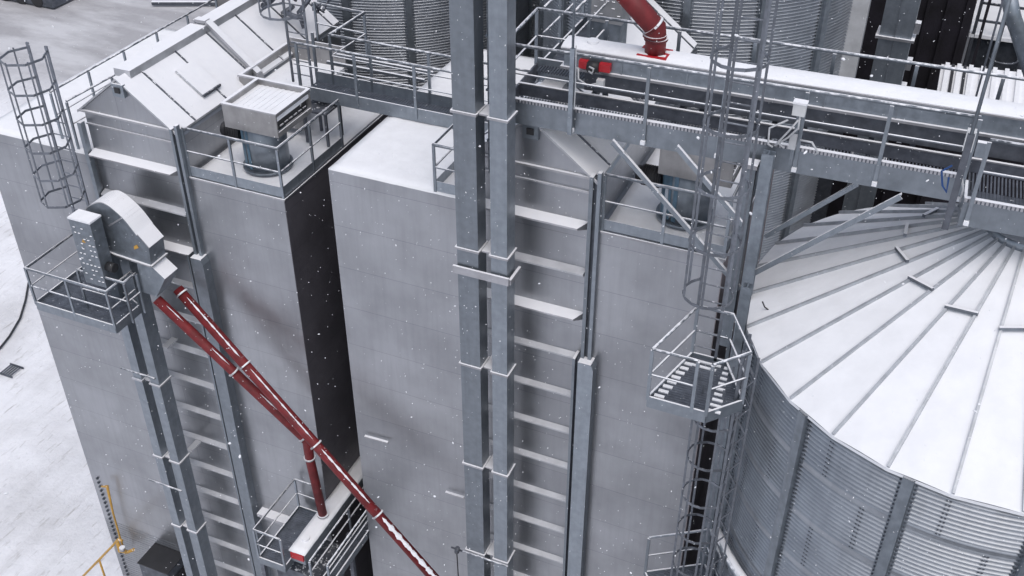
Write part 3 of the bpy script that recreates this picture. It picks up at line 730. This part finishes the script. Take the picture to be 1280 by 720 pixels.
# lamp poles clamped to the railing
for (px, pz, x1, lab, lo) in (((712, 168), -3.5, 0.02, 'thin upright pole clamped to the catwalk left of the red drive unit', -8.3), ((1181, 286), -3.5, 0.026, 'dark leaning-looking pole rising past the top right above the silo roof', -8.55)):
    yv = 14.40 if px[0] < 1000 else 13.80
    p = atY(px[0], px[1], yv)
    T = thing('mast_pole', lab, 'pole', (p.x, p.y, p.z), 'slim poles on the catwalk')
    B().bar((p.x, p.y, p.z), (p.x, p.y, p.z+1.45), 0.09 if px[0] > 1000 else 0.07, 0.05, up=(0, 1, 0)).build('socket', 'darksteel' if px[0] > 1000 else 'bare', T)
    B().tube([(p.x, p.y, p.z+1.4), (p.x, p.y, pz)], x1, 8).build('shaft', 'bare', T)
    if px[0] < 1000: B().tube([(p.x+0.05, p.y, p.z+1.5), (p.x+0.07, p.y-0.01, p.z+0.9), (p.x+0.06, p.y, p.z+0.45)], 0.009, 6).build('cable', 'cable', T)

# ------------------------------------------------------------------ red spouts
def spout(pts, r, flanges, label, name='red_spout', col_='red', strips=()):
    T = thing(name, label, 'pipe', pts[-1], 'red grain spouts')
    B().tube(pts, r, 20).build('pipe', col_, T)
    for (q0, q1, a0, a1, wd) in strips:      # raised, broken strip of snow clinging along the top of the pipe
        P0, P1 = Vector(q0), Vector(q1); dd = (P1-P0); u = dd.normalized(); side = u.cross(Vector((0, 0, 1))).normalized(); upn = side.cross(u).normalized()
        k_ = B(); n_ = max(8, int(dd.length*(a1-a0)/0.035)); vs_ = []
        for i in range(n_+1):
            c_ = P0+dd*(a0+(a1-a0)*i/n_); taper = min(1, i/5, (n_-i)/5); w_ = wd*taper*(0.75+0.25*math.sin(i*0.9)+random.uniform(-0.22, 0.22))
            for j in range(7):
                an = (j-3)/3*w_+0.30; hh_ = r+0.004+0.016*taper*(1-abs((j-3)/3)**2)*random.uniform(0.7, 1.2)
                if j in (0, 6): hh_ = r-0.004
                vs_.append(c_+(upn*math.cos(an)+side*math.sin(an))*hh_)
        k_.add(vs_, [(i*7+j, i*7+j+1, (i+1)*7+j+1, (i+1)*7+j) for i in range(n_) for j in range(6)], True); k_.build('clinging_snow', 'pipesnow', T)
    for (p, d) in flanges:
        d = Vector(d).normalized(); p = Vector(p)
        B().tube([p-d*0.018, p+d*0.018], r*(1.3 if r < 0.15 else 1.14), 20).build('flange', 'ledge' if r < 0.15 else 'redflange', T)
    return T
yr2 = 13.80
s0 = atY(196, 374, yr2); s2 = atY(385, 553, 13.95); sb = atZ(404, 645, -19.14)
s2b = Vector((sb.x, sb.y, s2.z-0.45)); s2 = Vector((sb.x-0.12, sb.y-0.1, s2.z))
s2 = atY(384, 551, sb.y-0.06); s2b = atY(387, 572, sb.y)
d02 = s2-s0
spout([s0, s0+d02*0.97, s2, s2b, Vector((sb.x, sb.y, -19.13))], 0.105, [(s0+d02*0.50, d02), (s0+d02*0.975, d02), (s2b, (0, 0, 1)), (Vector((sb.x, sb.y, -19.08)), (0, 0, 1))],
      'red pipe that bends straight down onto the small conveyor at the bottom', strips=[(s0, s2, 0.05, 0.16, 0.16), (s0, s2, 0.34, 0.46, 0.16), (s0, s2, 0.66, 0.78, 0.15)])
t0 = atY(222, 361, 14.16); t1 = atY(560, 742, 13.3); d = t1-t0
spout([t0, t1], 0.113, [(t0+d*0.015, d)]+[(t0+d*k_, d) for k_ in (0.245, 0.505, 0.735)], 'long straight red pipe slanting down past the dark gap to the bottom edge', strips=[(t0, t1, 0.03, 0.225, 0.20), (t0, t1, 0.26, 0.49, 0.17), (t0, t1, 0.52, 0.70, 0.26), (t0, t1, 0.745, 0.99, 0.62)])
v0 = atY(762, -30, 15.3); v1 = atY(812, 34, 15.5); v2 = cw(-4.13, 15.45, -6.72); v2 = Vector((v2[0], v2[1], v2[2])); vb_ = Vector((v2.x, v2.y, -6.97))
v1 = Vector((v2.x-0.02, v2.y-0.02, v1.z))
RU = spout([v0, v1, v2, vb_], 0.165, [(v1+(v0-v1).normalized()*0.05, v1-v0), (v1-Vector((0, 0, 0.12)), (0, 0, 1)), (v2-Vector((0, 0, 0.0)), (0, 0, 1))],
      'thick red pipe with an elbow coming down onto the upper conveyor at the top')
c_ = B(); c_.box(v2.x-0.24, v2.x+0.24, v2.y-0.2, v2.y+0.2, -6.975, -6.945); c_.build('base_flange', 'redplain', RU)

# ------------------------------------------------------------------ small conveyor and platform in the gap
LC = thing('chain_conveyor', 'short snow-topped conveyor with red end box running into the dark gap', 'conveyor', (-10.8, 15, -19.6), 'chain conveyors')
B().box(-11.0, -10.62, 13.06, 22.0, -19.52, -19.17).build('trough', 'steel', LC)
snow_slab(-11.02, -10.60, 13.04, 22.0, -19.17, 0.04).build('snow_cover', 'snow', LC)
B().box(-10.97, -10.64, 13.02, 13.058, -19.38, -19.20).build('end_plate', 'redplain', LC)
B().cyl((-10.82, 13.45), 0.09, -19.13, -19.08, 20).build('inspection_cap', 'snow', LC)
LP = platform([(-11.75, 14.55), (-11.75, 12.85), (-11.05, 12.85), (-11.05, 14.55)], -19.6, 'lower platform railing beside the small conveyor, by the left dryer foot', 0.98, skip=(2,), step=1.2)
LP2 = platform([(-10.25, 13.0), (-9.98, 13.0), (-9.98, 19.0), (-10.25, 19.0)], -19.9, 'narrow walkway on the gap side of the small conveyor', 0.75, skip=(0, 2, 3), step=2.2)
railing([(-10.42, 12.95), (-10.42, 16.4)], -19.9, 0.72, 'snowy rail between the small conveyor and the dark gap walkway', 'platform railings', toe=False, step=1.7)
LG = thing('machine_frame', 'dark steel legs and bracing under the small conveyor at the bottom', 'frame', (-10.8, 13.3, -28.5))
for x in (-11.7, -10.3):
    for y in (12.9, 14.4): B().bar((x, y, GZ), (x, y, -19.72), 0.10, 0.10).build('leg', 'darksteel', LG)
B().bar((-10.3, 12.9, -22.0), (-10.3, 14.4, -20.0), 0.06, 0.06).build('brace', 'darksteel', LG)
B().bar((-11.7, 12.9, -22.0), (-10.3, 12.9, -20.0), 0.06, 0.06).build('brace', 'darksteel', LG)
B().box(-11.6, -10.5, 13.2, 14.3, -21.2, -20.1).build('gear_housing', 'darksteel', LG)

# ------------------------------------------------------------------ rear gangway between the dryers
RG = thing('catwalk', 'small rear gangway with snowy railings joining the two dryers, left of the tall ducts', 'catwalk', (-11, 17.2, -9.85), 'gangways')
B().box(-11.9, -7.0, 16.95, 16.98, -9.86, -9.58).build('edge_beam', 'steel', RG)
B().box(-11.9, -7.0, 17.55, 17.58, -9.86, -9.52).build('edge_beam', 'steel', RG)
k = B(); x = -11.9
while x < -7: k.box(x, x+0.05, 16.98, 17.55, -9.78, -9.75); x += 0.06
k.build('grating_deck', 'grating', RG)
k = B(); k.box(-13.42, -11.95, 16.95, 16.99, -10.62, -9.66); k.box(-13.42, -13.38, 16.99, 18.85, -10.62, -9.66); k.box(-13.38, -11.95, 18.8, 18.84, -10.0, -9.5); k.each('side_panel', 'hood', RG)
k = B(); k.box(-13.38, -12.0, 16.99, 18.8, -10.1, -9.98); k.build('deck_plate', 'snow', RG)
k = B(); k.box(-13.44, -11.94, 16.93, 17.0, -9.658, -9.62); k.box(-13.44, -13.36, 17.0, 18.86, -9.658, -9.62); k.each('rim', 'ledge', RG)
for yy in (16.95, 17.57):
    B().tube([(-12.0 if yy < 17 else -11.5, yy, -8.66), (-7.0, yy, -8.66)], 0.026, 8).build('top_rail', 'rail', RG)
    B().tube([(-12.0 if yy < 17 else -11.5, yy, -9.12), (-7.0, yy, -9.12)], 0.018, 6).build('mid_rail', 'rail', RG)
    x = -11.9
    while x < -6.9: B().bar((x, yy, -9.8), (x, yy, -8.68), 0.055, 0.04).build('post', 'steel', RG); x += 1.32
B().tube([(-12.7, 18.95, -8.66), (-11.42, 18.85, -8.66), (-11.5, 17.57, -8.66)], 0.026, 8).build('top_rail', 'rail', RG)
B().tube([(-12.7, 18.95, -9.12), (-11.42, 18.85, -9.12), (-11.5, 17.57, -9.12)], 0.018, 6).build('mid_rail', 'rail', RG)
for q in ((-12.7, 18.95), (-11.42, 18.85), (-11.5, 17.57)): B().bar((*q, -9.9), (*q, -8.68), 0.05, 0.04).build('post', 'steel', RG)
k = B()
for y in (18.0, 18.4): k.bar((-11.9, y, -9.5), (-9.6, y, -9.5), 0.06, 0.06)
k.each('support_bar', 'rail', RG)
k = B()   # flexible hoses and pipework heaped by the rear ladder
for i in range(16):
    p = Vector((-13.5+random.uniform(-.4, .7), 19.0+random.uniform(-.2, 1.3), -8.9+random.uniform(-.2, .7)))
    pts = [p]
    for j in range(4): p = p+Vector((random.uniform(-.3, .3), random.uniform(-.3, .3), random.uniform(-.3, .3))); pts.append(p)
    k.tube(pts, random.choice((0.02, 0.03, 0.05)), 8)
solo(k, 'pipework', 'darksteel', 'tangle of dark pipes and hoses by the rear ladder at the top', 'pipes')

# second rear walkway running back behind the upper catwalk
RW = thing('catwalk', 'narrow walkway with parallel snowy rails running back from the long catwalk end', 'catwalk', (-6.0, 17, -8), 'gangways')
for x in (-6.28, -5.75):
    for z, r in ((-6.75, 0.024), (-7.2, 0.018)):
        B().tube([(x, 16.1, z), (x, 21.5, z)], r, 8).build('rail', 'rail', RW)
    for y in (16.9, 18.1, 19.3, 20.5): B().bar((x, y, -7.75), (x, y, -6.77), 0.05, 0.04, up=(0, 1, 0)).build('post', 'steel', RW)
    B().box(x-0.015, x+0.015, 16.1, 21.5, -7.95, -7.68).build('edge_beam', 'steel', RW)
k = B(); y = 16.1
while y < 21.5: k.box(-6.26, -5.77, y, y+0.05, -7.84, -7.81); y += 0.06
k.build('grating_deck', 'grating', RW)
# perforated machine guard near the top
PG = thing('drive_guard', 'speckled perforated steel guard box at the top, left of the thick red pipe', 'machine guard', (-5.9, 17.6, -8.3))
B().box(-6.02, -5.42, 17.75, 18.2, -7.55, -5.6).build('guard_body', 'perf', PG)
B().box(-6.0, -5.44, 17.77, 18.18, -8.3, -7.552).build('support_box', 'bare', PG)
k = B()
for r in range(14):
    for q in range(5):
        if random.random() < 0.4: continue
        x = -5.98+0.03+q*0.11; z = -5.75-r*0.125
        k.add([(x, 17.748, z), (x+0.06, 17.748, z), (x+0.06, 17.73, z-0.008), (x, 17.73, z-0.008), (x, 17.748, z-0.022), (x+0.06, 17.748, z-0.022)], [(0,1,2,3), (3,2,5,4)])
k.build('louvres', 'perf', PG)

# ------------------------------------------------------------------ silos
def silo(C, r, ze, za, label, a_st, roof=True, zb=GZ, nseg=112, bays=14, pitch=0.0746, amp=0.025, arc=None, group='corrugated steel silos'):
    T = thing('grain_silo', label, 'silo', (C[0], C[1], zb), group)
    per = 6; nr = int((ze-zb)/pitch*per)
    ca = [(math.cos(2*math.pi*i/nseg), math.sin(2*math.pi*i/nseg)) for i in range(nseg)]
    vs = []; 
    for j in range(nr+1):
        z = ze-j*pitch/per; lap = (j//per) % 12 == 11 and roof; rr = r-0.02+(amp*math.cos(2*math.pi*j/per) if not lap else amp*0.2)
        vs += [(C[0]+rr*c, C[1]+rr*s, z) for c, s in ca]
    fs = [(j*nseg+i, (j+1)*nseg+i, (j+1)*nseg+(i+1) % nseg, j*nseg+(i+1) % nseg) for j in range(nr) for i in range(nseg)]
    me = bpy.data.meshes.new('corrugated_wall'); me.from_pydata([(v[0]-C[0], v[1]-C[1], v[2]-zb) for v in vs], [], fs)
    me.polygons.foreach_set('use_smooth', [True]*len(fs)); me.materials.append(M['silo']); me.flip_normals() if False else None; me.update()
    o = bpy.data.objects.new('corrugated_wall', me); col.objects.link(o); o.parent = T
    bolts = B()
    for i in range(bays):
        a = rad(a_st+360*i/bays); e = Vector((math.cos(a), math.sin(a), 0)); t = Vector((-math.sin(a), math.cos(a), 0)); c0 = Vector((C[0], C[1], 0))
        if arc and not (arc[0] <= ((math.degrees(a)+180) % 360)-180 <= arc[1]): continue
        k = B()
        prof = [(-0.13, -0.005), (-0.085, -0.005), (-0.075, 0.07), (0.075, 0.07), (0.085, -0.005), (0.13, -0.005)]
        vs = []
        for z in (zb, ze-0.03):
            for u, v in prof: vs.append(c0+e*(r-0.0+v)+t*u+Vector((0, 0, z)))
            for u, v in reversed(prof): vs.append(c0+e*(r-0.015+v)+t*u*0.94+Vector((0, 0, z)))
        n = len(prof)*2
        k.add(vs, [(i_, (i_+1) % n, n+(i_+1) % n, n+i_) for i_ in range(n)]+[tuple(range(n))]+[tuple(range(n, 2*n))])
        st = k.build('stiffener', 'bare', T)
        if roof:
            k = bolts; z = ze-0.05
            while z > ze-9:
                for u in (-0.108, 0.108):
                    p = c0+e*(r+0.004)+t*u+Vector((0, 0, z)); k.box(p.x-0.011, p.x+0.011, p.y-0.011, p.y+0.011, z-0.011, z+0.011)
                z -= pitch
    if roof:
        for i in range(bays):
            for cr_ in range(9):
                a = rad(a_st+360*(i+0.5)/bays+(5 if cr_ % 2 else -5))
                for q in range(11):
                    z = ze-(cr_*12+q+0.2)*pitch
                    for w2 in (0, 0.012):
                        p = Vector((C[0]+(r-0.008)*math.cos(a+w2), C[1]+(r-0.008)*math.sin(a+w2), z)); bolts.box(p.x-0.012, p.x+0.012, p.y-0.012, p.y+0.012, z-0.012, z+0.012)
    if roof: bolts.build('bolts', 'channel', T)['kind'] = 'stuff'
    if roof:
        n = 28; sub = 4; rt = 0.55
        # sheet-jointed overlaps on the wall
        k = B(); a0 = -94.4; rn = B(); N2 = n
        th = [rad(a0+360*i/n) for i in range(n)]
        def pt(a, rr, dz=0):
            return Vector((C[0]+rr*math.cos(a), C[1]+rr*math.sin(a), za+(ze-za)*rr/r+dz))
        for i in range(n):
            a, b_ = th[i], th[i]+2*math.pi/n
            vs = []; rows = 12
            for j in range(rows+1):
                rr = rt+(r+0.05-rt)*j/rows
                for q in range(sub+1):
                    aa = a+(b_-a)*q/sub; ck = math.cos((aa-a-(b_-a)/2))
                    # panels are flat between ribs
                    rad_ = rr*math.cos((b_-a)/2)/ck
                    jz = random.uniform(-0.004, 0.004) if 0 < j < rows else 0
                    vs.append(pt(aa, rad_, 0.012+jz))
            fs = [(j*(sub+1)+q, (j+1)*(sub+1)+q, (j+1)*(sub+1)+q+1, j*(sub+1)+q+1) for j in range(rows) for q in range(sub)]
            k.add(vs, fs, True)
            # drip edge
            e0, e1 = pt(a, r+0.05, 0.012), pt(b_, r+0.05, 0.012)
            k.add([e0, e1, e1-Vector((0, 0, 0.05)), e0-Vector((0, 0, 0.05))], [(0,1,2,3)])
        k.build('roof_panels', 'siloroof', T)
        for i in range(n):
            a = th[i]; k = B(); p0, p1 = pt(a, rt, 0.03), pt(a, r+0.04, 0.03)
            t = Vector((-math.sin(a), math.cos(a), 0))
            k.bar(p0, p1, 0.036, 0.07)
            k.build('roof_rib', 'rib', T)
        for i in range(0, n, 2):
            a, b_ = th[i], th[i]+2*math.pi/n
            k = B(); p, q = pt(a, 1.72, 0.075), pt(b_, 1.64, 0.075); k.bar(p+(p-q)*0.08, q+(q-p)*0.08, 0.05, 0.05); k.build('step_bar', 'rail', T)
        k = B(); k.cyl(C, rt+0.05, za+(ze-za)*rt/r-0.05, za+(ze-za)*rt/r+0.12, 36); k.build('top_collar', 'steel', T)
    return T
SF = silo((1.75, 15.1), 3.79, -10.40, -8.20, 'big silo in the right foreground with snowy ribbed cone roof', -102.8, pitch=0.0805)
silo((-5.73, 24.99), 3.79, -4.2, -2.0, 'silo standing behind the catwalk and thick red pipe, wall only in view', -56.4, roof=False, bays=15)
silo((-14.69, 26.18), 3.79, -4.2, -2.0, 'silo behind the rear gangway, left of the tall square ducts, wall only in view', -80.8, roof=False, bays=15)
silo((-10.2, 29.2), 2.2, -3.5, -2.0, 'narrow dark silo glimpsed far back just right of the tall square ducts', -90, roof=False, bays=10)
# lifting handle lying on the snow of the big roof
k = B(); k.tube([atY(x, y, 14.05) for x, y in ((953, 377), (956, 384), (963, 389), (974, 389))], 0.012, 6)
solo(k, 'bent_hook', 'hose', 'small dark bent hook lying in the snow near the silo roof edge', 'hook')
# wind-ring pipe hugging the silo lower down
k = B(); pts = [(1.75+3.98*math.cos(rad(a)), 15.1+3.98*math.sin(rad(a)), -14.4) for a in range(-150, -118, 4)]
k.tube(pts, 0.09, 10)
solo(k, 'ring_pipe', 'steel', 'curved steel pipe hugging the silo wall at the lower edge of the photo', 'pipe')

# ------------------------------------------------------------------ background right: black hall, roofs, ducts
BH = thing('dark_hall', 'tall black-clad hall at the top right behind the catwalk', 'building', (-4, 31, GZ))
B().box(-8.5, 0.53, 31.0, 40.0, GZ, -4.0).build('wall', 'darkwall', BH)
k = B()
for i in range(5): k.box(-1.2+i*0.5, -1.12+i*0.5, 30.93, 30.998, GZ, -4.2)
k.each('wall_rib', 'darkwall', BH)
FE = thing('bucket_elevator', 'far blue-grey square elevator duct in front of the black hall', 'bucket elevator', (-1.0, 24, GZ), 'bucket elevators')
B().box(-1.38, -0.70, 23.8, 24.3, GZ, -5.0).build('leg_casing', 'steel', FE)
B().box(-1.07, -1.04, 23.78, 23.798, GZ, -5.0).build('seam', 'rail', FE)
for z in (-9.4, -12.4): B().box(-1.45, -0.63, 23.74, 24.36, z-0.03, z+0.03).build('flange_collar', 'ledge', FE)
for z in (-9.15, -10.0, -10.6): B().box(-0.69, -0.58, 23.9, 24.1, z-0.12, z+0.12).build('bracket', 'ledge', FE)
WD = thing('pale_duct', 'pale white upright duct between the rear silo and the far elevator duct', 'duct', (-1.8, 24, GZ))
B().box(-2.12, -1.72, 24.0, 24.3, -11.6, -5.0).build('duct', 'whitepipe', WD)
B().box(-2.10, -1.74, 24.02, 24.28, GZ, -11.603).build('support_post', 'channel', WD)
B().box(-2.14, -1.70, 23.98, 24.32, -10.0, -9.95).build('joint', 'hose', WD)
B().bar((-1.9, 23.9, -11.0), (-0.3, 23.6, -11.3), 0.08, 0.08).build('arm', 'rail', WD)
# snow-covered corrugated roof
CR = thing('shed', 'low shed with white snowy corrugated roof at the right edge', 'shed', (4.0, 24, GZ))
zr = -11.2
A_ = [atZ(1165, 150, zr), atZ(1177, 80, zr), atZ(1420, 105, zr), atZ(1420, 200, zr)]
k = B(); k.prism(A_, (0, 0, -0.15)); k.build('roof', 'snow', CR)
xl_, xr__ = min(p.x for p in A_), max(p.x for p in A_); y0_, y1_ = A_[0].y, A_[1].y
k = B()
for i in range(16):
    t_ = (i+0.5)/16; p = A_[0].lerp(A_[3], t_); q = A_[1].lerp(A_[2], t_); k.bar(p+Vector((0, 0, 0.03)), q+Vector((0, 0, 0.03)), 0.10, 0.06)
k.each('roof_ridge', 'snow', CR)
k = B()
for i in (1, 2): 
    t_ = i/16; p = A_[0].lerp(A_[3], t_); q = A_[1].lerp(A_[2], t_); k.bar(p.lerp(q, 0.35)+Vector((0, 0, 0.02)), q+Vector((0, 0, 0.02)), 0.07, 0.03)
k.each('bare_gap', 'hose', CR)
k = B(); k.box(A_[0].x+0.2, xr__, min(y0_, y1_)+0.3, max(y0_, y1_)-0.3, GZ, zr-0.16); k.build('wall', 'darkwall', CR)
# steel structure with snowy decks, top right corner
TR = thing('steel_structure', 'dark steel structure with snowy decks in the top right corner', 'structure', (2.5, 26, GZ))
k = B()
p0, p1, p2, p3 = atZ(1212, 42, -12.0), atZ(1224, -15, -12.0), atZ(1330, -5, -12.0), atZ(1330, 58, -12.0)
k.prism([p0, p1, p2, p3], (0, 0, -0.1)); k.build('snowy_deck', 'snow', TR)
k = B(); x0_ = p0.x+0.1; yb_ = p0.y+0.3
k.box(x0_, x0_+6, yb_, yb_+3, GZ, -12.15); k.build('dark_body', 'channel', TR)
k = B()
for i in range(4): k.bar((x0_+i*0.7, yb_-0.25, GZ), (x0_+i*0.7, yb_-0.25, -10.6), 0.09, 0.09)
k.each('upright', 'darksteel', TR)
k = B()
for z in (-11.6, -11.1): k.bar((x0_, yb_-0.25, z), (x0_+5, yb_-0.25, z), 0.06, 0.06)
k.each('guard_rail', 'darksteel', TR)
k = B(); k.tube([(x0_+0.9+0.4*math.cos(rad(a)), yb_-0.7-0.4*math.sin(rad(a)), -12.9) for a in range(-10, 200, 15)], 0.03, 6, caps=True); k.tube([(x0_+0.9+0.4*math.cos(rad(a)), yb_-0.7-0.4*math.sin(rad(a)), -12.4) for a in range(-10, 200, 15)], 0.03, 6); k.each('cage_hoop', 'darksteel', TR)
GP = B(); GP.tube([atY(1258, -20, 18.0), atY(1266, 20, 18.0), atY(1290, 95, 18.0)], [0.12, 0.12, 0.12], 16)
solo(GP, 'grey_pipe', 'bare', 'grey bent pipe in the top right corner', 'pipe')
GC = thing('mast_pole', 'pair of thin uprights left of the grey bent pipe in the top right corner', 'pole', tuple(atY(1222, 150, 17.0)), 'slim poles on the catwalk')
for x in (1237, 1246): 
    p = atY(x, 60, 17.0); B().tube([(p.x, p.y, p.z-1.3), (p.x, p.y, p.z+1.6)], 0.018, 6).build('upright', 'darksteel', GC)

# ------------------------------------------------------------------ lower left: gas pipe, stair rail, cabinet
GPp = thing('gas_pipe', 'thin yellow gas pipe with valve on the left dryer wall', 'pipe', tuple(atY(150, 690, 14.5)))
q = [atY(x, y, 14.5) for x, y in ((127, 608), (134, 608), (141, 640), (150, 672), (157, 692))]
B().tube(q, 0.028, 8).build('riser', 'yellow', GPp)
B().tube([atY(x, y, 14.4) for x, y in ((146, 676), (150, 688), (160, 690), (167, 687))], 0.045, 10).build('valve_body', 'yellow', GPp)
p = atY(153, 686, 14.3); B().cyl((p.x, p.y), 0.08, p.z-0.05, p.z+0.06, 14).build('valve_wheel', 'ledge', GPp)
YR = thing('stair_railing', 'yellow-painted stair handrail at the bottom left corner', 'railing', (-18.5, 13.5, -27))
B().tube([atY(x, y, 13.9) for x, y in ((70, 755), (106, 718), (140, 683), (148, 674), (153, 676))], 0.035, 8).build('handrail', 'yellow', YR)
for x, y in ((124, 700), (88, 737)):
    p = atY(x, y, 13.9); B().tube([p, p-Vector((0, 0, 1.1))], 0.03, 8).build('post', 'yellow', YR)
EC = thing('control_cabinet', 'black metal cabinet against the left dryer foot at the bottom', 'cabinet', (-16.5, 14.2, -25))
pa, pb = atY(178, 706, 13.9), atY(209, 686, 14.66)
B().box(-17.0, -16.05, 13.95, 14.69, -27.0, -23.45).build('body', 'channel', EC)
B().box(-17.03, -16.02, 13.92, 14.695, -23.448, -23.42).build('lid', 'black', EC)
B().box(-16.045, -16.03, 14.05, 14.6, -26.5, -23.8).build('door', 'black', EC)
# corrugated base strip with bolt line
k = B(); z = -23.2
while z > -27: k.box(-18.7, -16.2, 14.692, 14.698, z, z+0.03); z -= 0.1
k.build('corrugated_base', 'clad', DA)
k = B(); z = -21.5
while z > -27: k.box(-18.52, -18.47, 14.655, 14.699, z, z+0.05); z -= 0.16
k.each('bolt', 'channel', DA)
# small brackets on the middle dryer wall, mast tip at the bottom
for a_, b_, lab in (((456, 545), (485, 553), 'short snow-topped bracket bar on the middle dryer wall, near the dark gap'), ((557, 615), (580, 622), 'short snow-topped bracket bar on the wall just left of the tall ducts')):
    k = B(); k.bar(atY(*a_, 14.62), atY(*b_, 14.62), 0.06, 0.03)
    solo(k, 'wall_bracket', 'ledge', lab, 'bracket', 'wall brackets')
WS = thing('weather_mast', 'tiny sensor mast at the bottom edge, left of the tall ducts', 'mast', tuple(atY(573, 740, 13.9)))
B().tube([atY(574, 740, 13.9), atY(571, 690, 13.9)], 0.014, 6).build('pole', 'hose', WS)
k = B(); k.bar(atY(564, 684, 13.9), atY(578, 689, 13.9), 0.03, 0.03); k.tube([atY(571, 690, 13.85), atY(572, 685, 13.85)], 0.055, 10); k.build('sensor_head', 'darksteel', WS)

# ------------------------------------------------------------------ on the ground
k = B(); k.tube([atZ(x, y, GZ+0.06) for x, y in ((36, 352), (32, 375), (25, 398), (12, 420), (0, 435), (-20, 450))], 0.045, 8)
solo(k, 'ground_cable', 'hose', 'black cable lying in an arc on the snowy ground at the left edge', 'cable')
DG = thing('drain_grate', 'small dark drain grate in the snow at the left edge', 'drain', tuple(atZ(12, 463, GZ)))
p = atZ(12, 463, GZ+0.06)
for i in range(5):
    B().bar(p+Vector((-0.2+i*0.12, -0.25, 0.01)), p+Vector((-0.2+i*0.12, 0.3, 0.01)), 0.05, 0.03).build('bar', 'channel', DG)
k = B(); k.box(p.x-0.3, p.x+0.4, p.y-0.3, p.y-0.26, p.z-0.05, p.z+0.03); k.box(p.x-0.3, p.x+0.4, p.y+0.32, p.y+0.36, p.z-0.05, p.z+0.03); k.each('frame', 'channel', DG)
TRL = thing('parked_trailer', 'dark parked trailer half out of frame at the top left corner', 'trailer', tuple(atZ(20, -5, GZ)))
p = atZ(34, 2, GZ)
B().box(p.x-7, p.x+2.9, p.y-0.5, p.y+5, GZ+0.12, GZ+2.4).build('body', 'channel', TRL)
for dx in (-1.5, 0, 1.5):
    B().tube([(p.x+dx, p.y-0.55, GZ+0.5), (p.x+dx, p.y-0.2, GZ+0.5)], 0.5, 20).build('wheel', 'black', TRL)
LBm = thing('barrier', 'low snow-topped barrier lying across the yard at the top', 'barrier', tuple(atZ(230, 5, GZ)))
a_, b_ = atZ(190, 4, GZ+0.2), atZ(272, 4, GZ+0.2)
B().bar(a_, b_, 0.25, 0.22).build('body', 'darksteel', LBm)
B().bar(a_+Vector((0, 0.0, 0.13)), b_+Vector((0, 0.0, 0.13)), 0.24, 0.04).build('snow_cover', 'snow', LBm)
p = atZ(285, 6, GZ); k = B(); k.box(p.x-0.9, p.x+1.2, p.y-0.6, p.y+1.2, GZ, GZ+1.1)
k.box(p.x-0.95, p.x+1.25, p.y-0.65, p.y+1.25, GZ+1.101, GZ+1.16)
solo(k, 'storage_crate', 'hood', 'grey crate standing on the yard at the top, near the ridge', 'crate')

# ------------------------------------------------------------------ falling snow
k = B(); rnd = random.Random(3)
for i in range(6500):
    t_ = 5.0+15.0*rnd.random()**0.6
    d_ = ray(rnd.uniform(-250, 1530), rnd.uniform(-200, 920)); p = d_*(t_/d_.length)
    s_ = rnd.choice((0.003, 0.004, 0.004, 0.005, 0.0065))*(1 if t_ > 9 else 0.6)
    e_ = Vector((rnd.uniform(-1, 1), rnd.uniform(-1, 1), rnd.uniform(-1.6, 0.2))).normalized()*s_*rnd.choice((1, 1, 1.4, 2.0))
    a_ = e_.orthogonal().normalized()*s_; c_ = a_.cross(e_).normalized()*s_
    k.add([p+e_, p-e_, p+a_, p-a_, p+c_, p-c_], [(0,2,4), (0,4,3), (0,3,5), (0,5,2), (1,4,2), (1,3,4), (1,5,3), (1,2,5)])
for i in range(45):
    d_ = ray(rnd.uniform(-50, 1330), rnd.uniform(-50, 770)); p = d_*(rnd.uniform(4.5, 9)/d_.length); s_ = rnd.uniform(0.003, 0.008)
    ax_ = Vector((rnd.uniform(-1, 1), rnd.uniform(-.4, .4), rnd.uniform(-.6, .2))).normalized(); el = rnd.uniform(1.0, 2.0)
    o1 = ax_.orthogonal().normalized(); o2 = ax_.cross(o1)
    vs_ = []; 
    for a in range(5):
        for b in range(8):
            ph, te = math.pi*a/4, 2*math.pi*b/8; vs_.append(p+ax_*s_*el*math.cos(ph)+(o1*math.cos(te)+o2*math.sin(te))*s_*math.sin(ph)*rnd.uniform(0.7, 1.1))
    k.add(vs_, [(a*8+b, a*8+(b+1) % 8, (a+1)*8+(b+1) % 8, (a+1)*8+b) for a in range(4) for b in range(8)], True)
fs_ = k.build('falling_snow', 'snow'); fs_['kind'] = 'stuff'; fs_['label'] = 'snowflakes drifting through the air in front of the dryers'; fs_['category'] = 'falling snow'

for o in bpy.data.objects:
    if '_r' in o: del o['_r']
